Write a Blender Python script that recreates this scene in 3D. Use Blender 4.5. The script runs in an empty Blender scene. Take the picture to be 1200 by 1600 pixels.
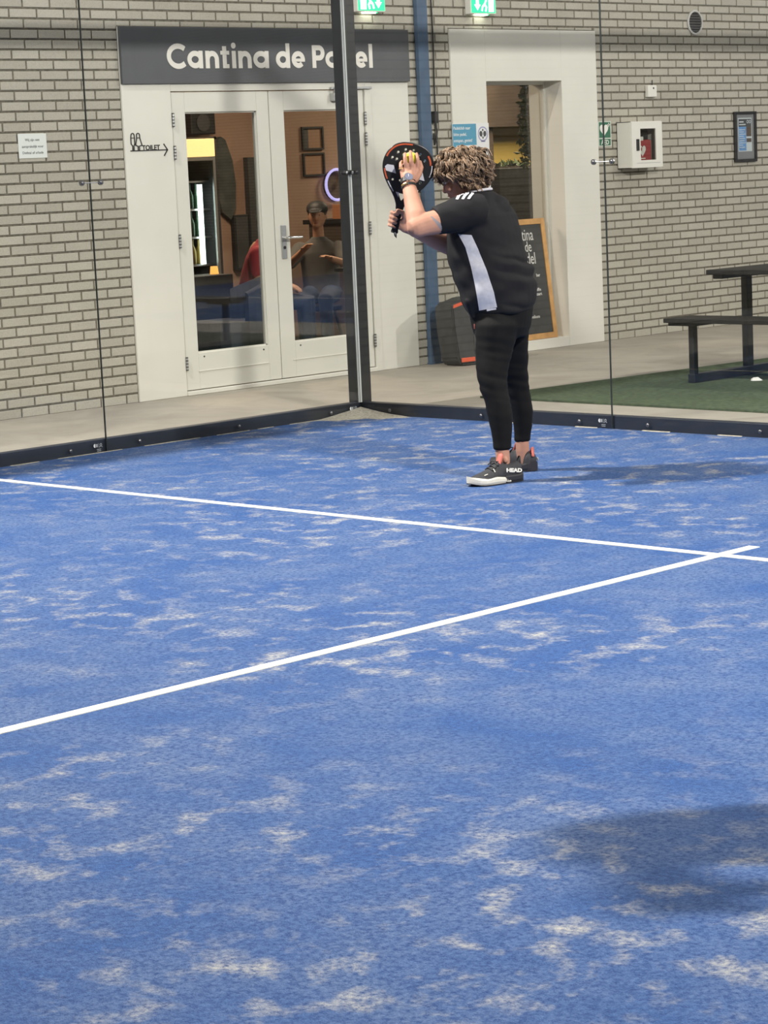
import bpy, bmesh, math, random
from math import sin, cos, pi, radians, sqrt, atan2
from mathutils import Vector, Matrix, noise
from mathutils.bvhtree import BVHTree

SC = bpy.context.scene
COL = SC.collection
random.seed(7)

# ------------------------------------------------------------------ camera
cam_d = bpy.data.cameras.new('camera')
cam = bpy.data.objects.new('camera', cam_d)
COL.objects.link(cam)
RT = Vector((0.7095536, 0.70323434, -0.04466714))
UP = Vector((-0.07146662, 0.1348812, 0.98828113))
FW = Vector((-0.70101798, 0.69804622, -0.14596323))
cam.matrix_world = Matrix(((RT.x, UP.x, -FW.x, 10.24431218), (RT.y, UP.y, -FW.y, -10.03887538),
                           (RT.z, UP.z, -FW.z, 1.501587), (0, 0, 0, 1)))
cam_d.sensor_fit = 'VERTICAL'
cam_d.sensor_height = 24.0
cam_d.lens = 3650.0 / 1600.0 * 24.0
cam_d.clip_start = 0.1
cam_d.clip_end = 200
SC.camera = cam

# ------------------------------------------------------------------ world, lights, exposure
wd = bpy.data.worlds.new('world')
SC.world = wd
wd.use_nodes = True
wd.node_tree.nodes['Background'].inputs[0].default_value = (0.9, 0.95, 1.0, 1)
wd.node_tree.nodes['Background'].inputs[1].default_value = 0.05


def area_light(name, loc, target, sx, sy, power, col):
    d = bpy.data.lights.new(name, 'AREA')
    d.shape = 'RECTANGLE'
    d.size = sx
    d.size_y = sy
    d.energy = power
    d.color = col
    o = bpy.data.objects.new(name, d)
    COL.objects.link(o)
    o.location = loc
    o.rotation_euler = (Vector(target) - Vector(loc)).to_track_quat('-Z', 'Y').to_euler()
    return o


LEDC = (1.0, 0.96, 0.88)
area_light('court_lamp', (-0.3, -4.4, 6.0), (10, -2.4, 0), 0.45, 0.35, 1080, LEDC)
area_light('court_lamp', (10.3, -4.4, 6.0), (2, 1.0, 0), 0.45, 0.35, 1000, LEDC)
area_light('court_lamp', (-0.3, -15.6, 6.0), (5, -15.5, 0), 0.45, 0.35, 170, LEDC)
area_light('court_lamp', (10.3, -15.6, 6.0), (5, -15.5, 0), 0.45, 0.35, 170, LEDC)
area_light('court_lamp', (10.3, 10.4, 6.0), (0, 3.5, 0), 0.45, 0.35, 550, LEDC)  # extra unseen lamp, added to brighten the wall and table area
for lx, ly in ((4.0, 5.5), (5.0, 11.0), (15.0, -6.0), (14.0, 6.0)):
    area_light('hall_fill_light', (lx, ly, 7.2), (lx, ly, 0), 3.0, 1.2, 240, LEDC)  # unseen panels added as fill light for the hall
area_light('cantina_ceiling_light', (-3.8, 2.6, 2.75), (-3.8, 2.6, 0), 0.8, 0.8, 72, (1.0, 0.76, 0.54))
area_light('cantina_ceiling_light', (-4.3, 6.6, 2.75), (-4.3, 6.6, 0), 0.8, 0.8, 90, (1.0, 0.82, 0.58))

SC.view_settings.view_transform = 'Standard'
SC.view_settings.look = 'None'
SC.view_settings.gamma = 1.0
SC.view_settings.use_curve_mapping = False
SC.view_settings.exposure = 0.0
SC.cycles.max_bounces = 8
SC.cycles.transparent_max_bounces = 24
SC.cycles.caustics_reflective = False
SC.cycles.caustics_refractive = False
SC.cycles.sample_clamp_indirect = 4.0
SC.cycles.use_denoising = True

W = -2.088       # face of the brick wall (x)


# ------------------------------------------------------------------ materials
def new_mat(name):
    m = bpy.data.materials.new(name)
    m.use_nodes = True
    nt = m.node_tree
    b = nt.nodes['Principled BSDF']
    return m, nt, b


def nd(nt, typ, **kw):
    n = nt.nodes.new(typ)
    for k, v in kw.items():
        if k.startswith('i_'):
            n.inputs[int(k[2:])].default_value = v
        else:
            setattr(n, k, v)
    return n


def lk(nt, a, b):
    nt.links.new(a, b)


def c4(c):
    return (c[0], c[1], c[2], 1.0)


def plain(name, col, rough=0.5, metal=0.0, nscale=0, namt=0.0, bump=0.0, bscale=200, spec=0.5):
    """colour with optional soft noise variation and fine relief"""
    m, nt, b = new_mat(name)
    b.inputs['Roughness'].default_value = rough
    b.inputs['Metallic'].default_value = metal
    b.inputs['Specular IOR Level'].default_value = spec
    b.inputs['Base Color'].default_value = c4(col)
    tc = nd(nt, 'ShaderNodeTexCoord')
    if namt > 0:
        n = nd(nt, 'ShaderNodeTexNoise')
        n.inputs['Scale'].default_value = nscale
        n.inputs['Detail'].default_value = 5
        lk(nt, tc.outputs['Object'], n.inputs['Vector'])
        r = nd(nt, 'ShaderNodeValToRGB')
        r.color_ramp.elements[0].position = 0.3
        r.color_ramp.elements[1].position = 0.7
        r.color_ramp.elements[0].color = c4([x * (1 - namt) for x in col])
        r.color_ramp.elements[1].color = c4([min(1, x * (1 + namt)) for x in col])
        lk(nt, n.outputs['Fac'], r.inputs['Fac'])
        lk(nt, r.outputs['Color'], b.inputs['Base Color'])
    if bump > 0:
        n2 = nd(nt, 'ShaderNodeTexNoise')
        n2.inputs['Scale'].default_value = bscale
        n2.inputs['Detail'].default_value = 3
        lk(nt, tc.outputs['Object'], n2.inputs['Vector'])
        bp = nd(nt, 'ShaderNodeBump')
        bp.inputs['Strength'].default_value = bump
        bp.inputs['Distance'].default_value = 0.01
        lk(nt, n2.outputs['Fac'], bp.inputs['Height'])
        lk(nt, bp.outputs['Normal'], b.inputs['Normal'])
    return m


def emis(name, col, strength):
    m, nt, b = new_mat(name)
    b.inputs['Base Color'].default_value = c4([x * 0.5 for x in col])
    b.inputs['Emission Color'].default_value = c4(col)
    b.inputs['Emission Strength'].default_value = strength
    return m


def sheet_glass(name, tint, f0):
    """flat sheet glass: see-through with a reflection that grows at a slant"""
    m = bpy.data.materials.new(name)
    m.use_nodes = True
    nt = m.node_tree
    nt.nodes.remove(nt.nodes['Principled BSDF'])
    out = nt.nodes['Material Output']
    tr = nd(nt, 'ShaderNodeBsdfTransparent')
    tr.inputs[0].default_value = c4(tint)
    gl = nd(nt, 'ShaderNodeBsdfGlossy')
    gl.inputs['Roughness'].default_value = 0.0
    lw = nd(nt, 'ShaderNodeLayerWeight')
    lw.inputs['Blend'].default_value = 0.5
    pw = nd(nt, 'ShaderNodeMath', operation='POWER')
    pw.inputs[1].default_value = 5.0
    lk(nt, lw.outputs['Facing'], pw.inputs[0])
    ma = nd(nt, 'ShaderNodeMath', operation='MULTIPLY_ADD')
    ma.inputs[1].default_value = 1.0 - f0
    ma.inputs[2].default_value = f0
    lk(nt, pw.outputs[0], ma.inputs[0])
    mx = nd(nt, 'ShaderNodeMixShader')
    lk(nt, ma.outputs[0], mx.inputs[0])
    lk(nt, tr.outputs[0], mx.inputs[1])
    lk(nt, gl.outputs[0], mx.inputs[2])
    lk(nt, mx.outputs[0], out.inputs['Surface'])
    return m


def brick_mat():
    m, nt, b = new_mat('sand_lime_brick')
    tc = nd(nt, 'ShaderNodeTexCoord')
    geo = nd(nt, 'ShaderNodeNewGeometry')
    n = nd(nt, 'ShaderNodeTexNoise')
    n.inputs['Scale'].default_value = 3.1
    n.inputs['Detail'].default_value = 2
    n2 = nd(nt, 'ShaderNodeTexNoise')
    n2.inputs['Scale'].default_value = 130
    n2.inputs['Detail'].default_value = 4
    lk(nt, geo.outputs['Position'], n.inputs['Vector'])
    lk(nt, geo.outputs['Position'], n2.inputs['Vector'])
    rnd = nd(nt, 'ShaderNodeTexWhiteNoise', noise_dimensions='1D')
    add = nd(nt, 'ShaderNodeMath', operation='ADD')
    oi = nd(nt, 'ShaderNodeObjectInfo')
    lk(nt, oi.outputs['Random'], add.inputs[0])
    lk(nt, geo.outputs['Random Per Island'], add.inputs[1])
    lk(nt, add.outputs[0], rnd.inputs['W'])
    mix = nd(nt, 'ShaderNodeMath', operation='MULTIPLY_ADD')
    mix.inputs[1].default_value = 0.45
    lk(nt, rnd.outputs['Value'], mix.inputs[0])
    h = nd(nt, 'ShaderNodeMath', operation='MULTIPLY')
    h.inputs[1].default_value = 0.62
    lk(nt, n.outputs['Fac'], h.inputs[0])
    lk(nt, h.outputs[0], mix.inputs[2])
    r = nd(nt, 'ShaderNodeValToRGB')
    r.color_ramp.elements[0].position = 0.1
    r.color_ramp.elements[0].color = (0.355, 0.335, 0.285, 1)
    r.color_ramp.elements[1].position = 0.9
    r.color_ramp.elements[1].color = (0.47, 0.45, 0.39, 1)
    lk(nt, mix.outputs[0], r.inputs['Fac'])
    mm = nd(nt, 'ShaderNodeMixRGB', blend_type='MULTIPLY')
    mm.inputs[0].default_value = 0.35
    r2 = nd(nt, 'ShaderNodeValToRGB')
    r2.color_ramp.elements[0].position = 0.3
    r2.color_ramp.elements[0].color = (0.6, 0.6, 0.6, 1)
    r2.color_ramp.elements[1].position = 0.6
    lk(nt, n2.outputs['Fac'], r2.inputs['Fac'])
    lk(nt, r.outputs['Color'], mm.inputs[1])
    lk(nt, r2.outputs['Color'], mm.inputs[2])
    lk(nt, mm.outputs[0], b.inputs['Base Color'])
    b.inputs['Roughness'].default_value = 0.9
    bp = nd(nt, 'ShaderNodeBump')
    bp.inputs['Strength'].default_value = 0.4
    bp.inputs['Distance'].default_value = 0.004
    lk(nt, n2.outputs['Fac'], bp.inputs['Height'])
    lk(nt, bp.outputs['Normal'], b.inputs['Normal'])
    return m


def turf_mat(name, base, hi, sand_amt):
    m, nt, b = new_mat(name)
    tc = nd(nt, 'ShaderNodeTexCoord')

    def nz(scale, detail, rough=0.55, dist=0.0):
        n = nd(nt, 'ShaderNodeTexNoise')
        n.inputs['Scale'].default_value = scale
        n.inputs['Detail'].default_value = detail
        n.inputs['Roughness'].default_value = rough
        n.inputs['Distortion'].default_value = dist
        lk(nt, tc.outputs['Object'], n.inputs['Vector'])
        return n

    def ramp(src, p0, p1, c0=(0, 0, 0, 1), c1=(1, 1, 1, 1)):
        r = nd(nt, 'ShaderNodeValToRGB')
        r.color_ramp.elements[0].position = p0
        r.color_ramp.elements[1].position = p1
        r.color_ramp.elements[0].color = c0
        r.color_ramp.elements[1].color = c1
        lk(nt, src, r.inputs['Fac'])
        return r

    fine = nz(250, 3, 0.7)
    mid = nz(75, 4, 0.7)
    big = nz(0.75, 4)
    pat = nz(7.4, 4, 0.58, 0.2)
    cover = nz(2.2, 4, 0.6, 0.3)
    colf = ramp(fine.outputs['Fac'], 0.25, 0.75, c4(base), c4(hi))
    # darker and lighter fibre areas
    mm = nd(nt, 'ShaderNodeMixRGB', blend_type='MULTIPLY')
    mm.inputs[0].default_value = 0.8
    rm = ramp(mid.outputs['Fac'], 0.3, 0.7, (0.45, 0.48, 0.56, 1), (1.3, 1.3, 1.22, 1))
    lk(nt, colf.outputs['Color'], mm.inputs[1])
    lk(nt, rm.outputs['Color'], mm.inputs[2])
    # dusty sand film
    film = nd(nt, 'ShaderNodeMath', operation='MULTIPLY')
    rf = ramp(cover.outputs['Fac'], 0.35, 0.75)
    rg = ramp(mid.outputs['Fac'], 0.35, 0.75)
    lk(nt, rf.outputs['Color'], film.inputs[0])
    lk(nt, rg.outputs['Color'], film.inputs[1])
    film2 = nd(nt, 'ShaderNodeMath', operation='MULTIPLY')
    film2.inputs[1].default_value = 0.68 * sand_amt
    lk(nt, film.outputs[0], film2.inputs[0])
    mx1 = nd(nt, 'ShaderNodeMixRGB')
    lk(nt, film2.outputs[0], mx1.inputs[0])
    lk(nt, mm.outputs[0], mx1.inputs[1])
    mx1.inputs[2].default_value = (0.27, 0.32, 0.40, 1)
    # sand patches
    rp = ramp(pat.outputs['Fac'], 0.51, 0.76)
    rb = ramp(big.outputs['Fac'], 0.36, 0.58)
    rq = ramp(mid.outputs['Fac'], 0.30, 0.66)
    p1 = nd(nt, 'ShaderNodeMath', operation='MULTIPLY')
    lk(nt, rp.outputs['Color'], p1.inputs[0])
    lk(nt, rb.outputs['Color'], p1.inputs[1])
    p2 = nd(nt, 'ShaderNodeMath', operation='MULTIPLY')
    lk(nt, p1.outputs[0], p2.inputs[0])
    lk(nt, rq.outputs['Color'], p2.inputs[1])
    # stretches of the court brushed cleaner than the rest
    for cx, cy, rr in ((7.3, -4.9, 1.7), (1.6, -4.3, 1.6), (4.6, -3.6, 1.2)):
        vd = nd(nt, 'ShaderNodeVectorMath', operation='DISTANCE')
        vd.inputs[1].default_value = (cx, cy, 0)
        lk(nt, tc.outputs['Object'], vd.inputs[0])
        mr = nd(nt, 'ShaderNodeMapRange')
        mr.interpolation_type = 'SMOOTHSTEP'
        mr.inputs[1].default_value = rr * 0.45
        mr.inputs[2].default_value = rr
        mr.inputs[3].default_value = 0.28
        mr.inputs[4].default_value = 1.0
        lk(nt, vd.outputs['Value'], mr.inputs[0])
        pm = nd(nt, 'ShaderNodeMath', operation='MULTIPLY')
        lk(nt, p2.outputs[0], pm.inputs[0])
        lk(nt, mr.outputs[0], pm.inputs[1])
        p2 = pm
    p3 = nd(nt, 'ShaderNodeMath', operation='MULTIPLY')
    p3.inputs[1].default_value = 1.25 * sand_amt
    p3.use_clamp = True
    lk(nt, p2.outputs[0], p3.inputs[0])
    mx2 = nd(nt, 'ShaderNodeMixRGB')
    lk(nt, p3.outputs[0], mx2.inputs[0])
    lk(nt, mx1.outputs[0], mx2.inputs[1])
    mx2.inputs[2].default_value = (0.56, 0.54, 0.47, 1)
    lk(nt, mx2.outputs[0], b.inputs['Base Color'])
    b.inputs['Roughness'].default_value = 0.85
    b.inputs['Specular IOR Level'].default_value = 0.25
    bp = nd(nt, 'ShaderNodeBump')
    bp.inputs['Strength'].default_value = 0.9
    bp.inputs['Distance'].default_value = 0.006
    ad = nd(nt, 'ShaderNodeMath', operation='ADD')
    lk(nt, fine.outputs['Fac'], ad.inputs[0])
    lk(nt, mid.outputs['Fac'], ad.inputs[1])
    lk(nt, ad.outputs[0], bp.inputs['Height'])
    lk(nt, bp.outputs['Normal'], b.inputs['Normal'])
    return m


def concrete_mat():
    m, nt, b = new_mat('polished_concrete')
    tc = nd(nt, 'ShaderNodeTexCoord')
    mp = nd(nt, 'ShaderNodeMapping')
    mp.inputs['Scale'].default_value = (1.0, 1.0, 1.0)
    lk(nt, tc.outputs['Object'], mp.inputs['Vector'])
    n = nd(nt, 'ShaderNodeTexNoise')
    n.inputs['Scale'].default_value = 1.6
    n.inputs['Detail'].default_value = 7
    n.inputs['Roughness'].default_value = 0.65
    n.inputs['Distortion'].default_value = 0.6
    lk(nt, mp.outputs[0], n.inputs['Vector'])
    r = nd(nt, 'ShaderNodeValToRGB')
    r.color_ramp.elements[0].position = 0.3
    r.color_ramp.elements[0].color = (0.265, 0.24, 0.205, 1)
    r.color_ramp.elements[1].position = 0.7
    r.color_ramp.elements[1].color = (0.41, 0.375, 0.32, 1)
    lk(nt, n.outputs['Fac'], r.inputs['Fac'])
    lk(nt, r.outputs[0], b.inputs['Base Color'])
    b.inputs['Roughness'].default_value = 0.6
    return m


def hall_brick():
    m, nt, b = new_mat('hall_brick')
    geo = nd(nt, 'ShaderNodeTexCoord')
    mp = nd(nt, 'ShaderNodeMapping')
    mp.inputs['Rotation'].default_value = (radians(90), 0, 0)
    lk(nt, geo.outputs['Object'], mp.inputs['Vector'])
    br = nd(nt, 'ShaderNodeTexBrick')
    br.inputs['Scale'].default_value = 1.0
    br.inputs['Brick Width'].default_value = 0.22
    br.inputs['Row Height'].default_value = 0.065
    br.inputs['Mortar Size'].default_value = 0.006
    br.inputs['Color1'].default_value = (0.45, 0.41, 0.34, 1)
    br.inputs['Color2'].default_value = (0.38, 0.35, 0.29, 1)
    br.inputs['Mortar'].default_value = (0.1, 0.09, 0.075, 1)
    lk(nt, mp.outputs[0], br.inputs['Vector'])
    lk(nt, br.outputs['Color'], b.inputs['Base Color'])
    b.inputs['Roughness'].default_value = 0.9
    return m


M = {}
M['brick'] = brick_mat()
M['mortar'] = plain('mortar', (0.15, 0.137, 0.108), 0.95, nscale=40, namt=0.3)
M['hall_brick'] = hall_brick()
M['white'] = plain('white_paint', (0.70, 0.69, 0.635), 0.45, nscale=2.5, namt=0.035, bump=0.03, bscale=60)
M['white_door'] = plain('white_door_paint', (0.68, 0.675, 0.62), 0.35, nscale=3, namt=0.03)
M['sign_grey'] = plain('sign_grey', (0.082, 0.088, 0.098), 0.5, nscale=4, namt=0.08)
M['sign_white'] = plain('sign_letter', (0.74, 0.72, 0.67), 0.5)
M['turf'] = turf_mat('blue_turf', (0.017, 0.056, 0.200), (0.064, 0.160, 0.43), 1.0)
M['line'] = plain('line_white', (0.80, 0.79, 0.72), 0.85, nscale=60, namt=0.12, bump=0.5, bscale=300)
M['mat_green'] = plain('green_mat', (0.082, 0.108, 0.060), 0.95, nscale=30, namt=0.3, bump=0.6, bscale=300, spec=0.2)
M['concrete'] = concrete_mat()
M['glass'] = sheet_glass('court_glass', (0.985, 0.99, 0.985), 0.025)
M['door_glass'] = sheet_glass('door_glass', (0.94, 0.95, 0.94), 0.055)
M['glass_edge'] = plain('glass_edge', (0.03, 0.036, 0.036), 0.3)
M['glass_edge_lit'] = plain('lit_polished_edge', (0.6, 0.63, 0.62), 0.2)  # pale colour stands in for light caught by the corner edges
M['black_steel'] = plain('black_steel', (0.012, 0.014, 0.018), 0.42, nscale=10, namt=0.15)
M['black_steel2'] = plain('black_steel_rail', (0.014, 0.017, 0.026), 0.5, nscale=10, namt=0.15)
M['chrome'] = plain('chrome', (0.75, 0.75, 0.75), 0.22, 1.0)
M['alu'] = plain('brushed_aluminium', (0.55, 0.56, 0.57), 0.38, 1.0)
M['bolt'] = plain('bolt_steel', (0.22, 0.22, 0.23), 0.35, 0.9)
M['mark'] = plain('etched_white', (0.7, 0.72, 0.74), 0.6)
M['blue_steel'] = plain('blue_steel', (0.055, 0.10, 0.175), 0.5, nscale=8, namt=0.15)
M['cable'] = plain('cable', (0.02, 0.02, 0.02), 0.6)
M['dark'] = plain('dark_matt', (0.014, 0.014, 0.015), 0.6)
M['grey_dark'] = plain('dark_grey', (0.05, 0.05, 0.052), 0.6, nscale=8, namt=0.2)
M['plastic_white'] = plain('white_plastic', (0.74, 0.73, 0.68), 0.4)
M['plastic_black'] = plain('black_plastic', (0.02, 0.02, 0.022), 0.45)
M['exit_green'] = emis('exit_green', (0.02, 0.85, 0.30), 1.4)
M['exit_white'] = emis('exit_white', (0.9, 1.0, 0.85), 3.0)
M['exit_lamp'] = emis('exit_lamp', (0.95, 1.0, 0.8), 9.0)
M['green_sign'] = plain('green_sign', (0.02, 0.13, 0.075), 0.5)
M['red'] = plain('red_bag', (0.33, 0.03, 0.035), 0.5)
M['orange_red'] = plain('orange_red', (0.62, 0.09, 0.035), 0.5)
M['case'] = plain('case_black', (0.032, 0.033, 0.034), 0.55, nscale=15, namt=0.2)
M['table_black'] = plain('table_black', (0.016, 0.015, 0.0145), 0.6, nscale=20, namt=0.25, spec=0.3)
M['oak'] = plain('oak_frame', (0.50, 0.27, 0.09), 0.5, nscale=12, namt=0.2)
M['chalkboard'] = plain('chalkboard', (0.035, 0.036, 0.036), 0.7, nscale=7, namt=0.2)
M['chalk'] = plain('chalk', (0.62, 0.62, 0.60), 0.9)
M['poster_white'] = plain('poster_white', (0.72, 0.73, 0.74), 0.5)
M['poster_blue'] = plain('poster_blue', (0.085, 0.30, 0.45), 0.5)
M['print_grey'] = plain('print_grey', (0.30, 0.32, 0.34), 0.6)
M['print_dark'] = plain('print_dark', (0.05, 0.055, 0.06), 0.6)
M['violet'] = plain('print_violet', (0.34, 0.34, 0.52), 0.6)
M['notice_white'] = plain('notice_white', (0.66, 0.70, 0.68), 0.45)
M['frame_grey'] = plain('passepartout_grey', (0.17, 0.18, 0.185), 0.6)
M['leaf_blue'] = plain('leaflet_blue', (0.12, 0.26, 0.50), 0.5, nscale=25, namt=0.25)
M['leaf_pale'] = plain('leaflet_pale', (0.45, 0.50, 0.52), 0.5)
M['sand'] = plain('loose_sand', (0.40, 0.38, 0.32), 0.95, nscale=60, namt=0.3, bump=0.5)
M['paper'] = plain('paper', (0.8, 0.8, 0.78), 0.8)
# cantina interior
M['brown_wall'] = plain('brown_wall', (0.37, 0.24, 0.175), 0.8, nscale=3, namt=0.12)
M['yellow_wall'] = plain('yellow_wall', (0.62, 0.46, 0.13), 0.8, nscale=3, namt=0.12)
M['dark_brown'] = plain('dark_brown', (0.085, 0.062, 0.05), 0.7, nscale=5, namt=0.2)
M['warm_box'] = emis('lit_header', (1.0, 0.66, 0.26), 1.6)
M['led'] = emis('fridge_led', (0.85, 1.0, 0.92), 5.0)
M['neon'] = emis('neon_lilac', (0.55, 0.50, 1.0), 1.1)
M['amber'] = emis('amber_glow', (1.0, 0.45, 0.1), 1.6)
M['bottle'] = plain('bottle_green', (0.03, 0.075, 0.04), 0.2, nscale=9, namt=0.3)
M['bottle2'] = plain('bottle_amber', (0.30, 0.22, 0.06), 0.2)
M['red_shirt'] = plain('red_shirt', (0.40, 0.035, 0.05), 0.8, nscale=9, namt=0.2)
M['grey_shirt'] = plain('grey_shirt', (0.10, 0.095, 0.09), 0.85, nscale=9, namt=0.2)
M['jeans'] = plain('dark_jeans', (0.035, 0.05, 0.09), 0.85, nscale=9, namt=0.2)
M['skin_in'] = plain('skin_in', (0.50, 0.27, 0.17), 0.55)
M['leafgreen'] = plain('leaf_green', (0.05, 0.075, 0.03), 0.6, nscale=15, namt=0.4)
# player
M['skin'] = plain('skin', (0.45, 0.235, 0.166), 0.65, nscale=14, namt=0.10, bump=0.05, bscale=150, spec=0.3)
M['shirt'] = plain('black_jersey', (0.0075, 0.0075, 0.0095), 0.8, spec=0.3, nscale=30, namt=0.12, bump=0.08, bscale=500)
M['leggings'] = plain('black_leggings', (0.0042, 0.0042, 0.0047), 0.75, spec=0.22, nscale=20, namt=0.12, bump=0.05, bscale=500)
M['stripe'] = plain('white_mesh_fabric', (0.53, 0.53, 0.58), 0.8, nscale=60, namt=0.08)
M['shoe'] = plain('shoe_charcoal', (0.028, 0.029, 0.035), 0.7, nscale=90, namt=0.25, bump=0.2, bscale=400)
M['shoe_sole'] = plain('sole_black', (0.022, 0.022, 0.027), 0.6)
M['shoe_white'] = plain('sole_white', (0.74, 0.70, 0.60), 0.55)
M['shoe_red'] = plain('shoe_coral', (0.55, 0.14, 0.11), 0.6)
M['racket'] = plain('racket_carbon', (0.010, 0.0095, 0.0105), 0.34)
M['racket_red'] = plain('racket_orange', (0.50, 0.085, 0.03), 0.4)
M['racket_grey'] = plain('racket_silver', (0.50, 0.50, 0.55), 0.45)
M['grip'] = plain('grip_black', (0.012, 0.012, 0.013), 0.8)
M['ball'] = plain('ball_yellow', (0.72, 0.72, 0.06), 0.9, nscale=120, namt=0.15, bump=0.4, bscale=300)
M['gold'] = plain('gold', (0.80, 0.55, 0.22), 0.3, 1.0)
M['watch_dial'] = plain('watch_dial', (0.16, 0.17, 0.24), 0.15)
M['eye'] = plain('eye_white', (0.75, 0.72, 0.7), 0.2)
M['iris'] = plain('iris', (0.05, 0.07, 0.09), 0.2)
M['lip'] = plain('lip', (0.45, 0.17, 0.15), 0.5)
M['tattoo'] = plain('tattoo', (0.22, 0.20, 0.22), 0.6)


def hair_mat():
    m, nt, b = new_mat('curly_hair')
    geo = nd(nt, 'ShaderNodeNewGeometry')
    tc = nd(nt, 'ShaderNodeTexCoord')
    n = nd(nt, 'ShaderNodeTexNoise')
    n.inputs['Scale'].default_value = 26
    n.inputs['Detail'].default_value = 3
    lk(nt, tc.outputs['Object'], n.inputs['Vector'])
    ma = nd(nt, 'ShaderNodeMath', operation='MULTIPLY_ADD')
    ma.inputs[1].default_value = 0.35
    lk(nt, geo.outputs['Random Per Island'], ma.inputs[0])
    sb = nd(nt, 'ShaderNodeMath', operation='MULTIPLY_ADD')
    sb.inputs[1].default_value = 1.5
    sb.inputs[2].default_value = -0.45
    lk(nt, n.outputs['Fac'], sb.inputs[0])
    lk(nt, sb.outputs[0], ma.inputs[2])
    r = nd(nt, 'ShaderNodeValToRGB')
    e = r.color_ramp.elements
    e[0].position = 0.1
    e[0].color = (0.060, 0.040, 0.026, 1)
    e[1].position = 0.95
    e[1].color = (0.46, 0.31, 0.20, 1)
    x = e.new(0.5)
    x.color = (0.185, 0.120, 0.074, 1)
    lk(nt, ma.outputs[0], r.inputs['Fac'])
    lk(nt, r.outputs['Color'], b.inputs['Base Color'])
    b.inputs['Roughness'].default_value = 0.45
    return m


M['hair'] = hair_mat()


# ------------------------------------------------------------------ mesh helpers
def link(name, me, mat=None, parent=None, smooth=False, loc=None):
    o = bpy.data.objects.new(name, me)
    COL.objects.link(o)
    if mat is not None:
        for mm in (mat if isinstance(mat, (list, tuple)) else [mat]):
            me.materials.append(mm)
    if parent is not None:
        o.parent = parent
    if loc is not None:
        o.location = loc
    if smooth:
        for p in me.polygons:
            p.use_smooth = True
    return o


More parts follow.
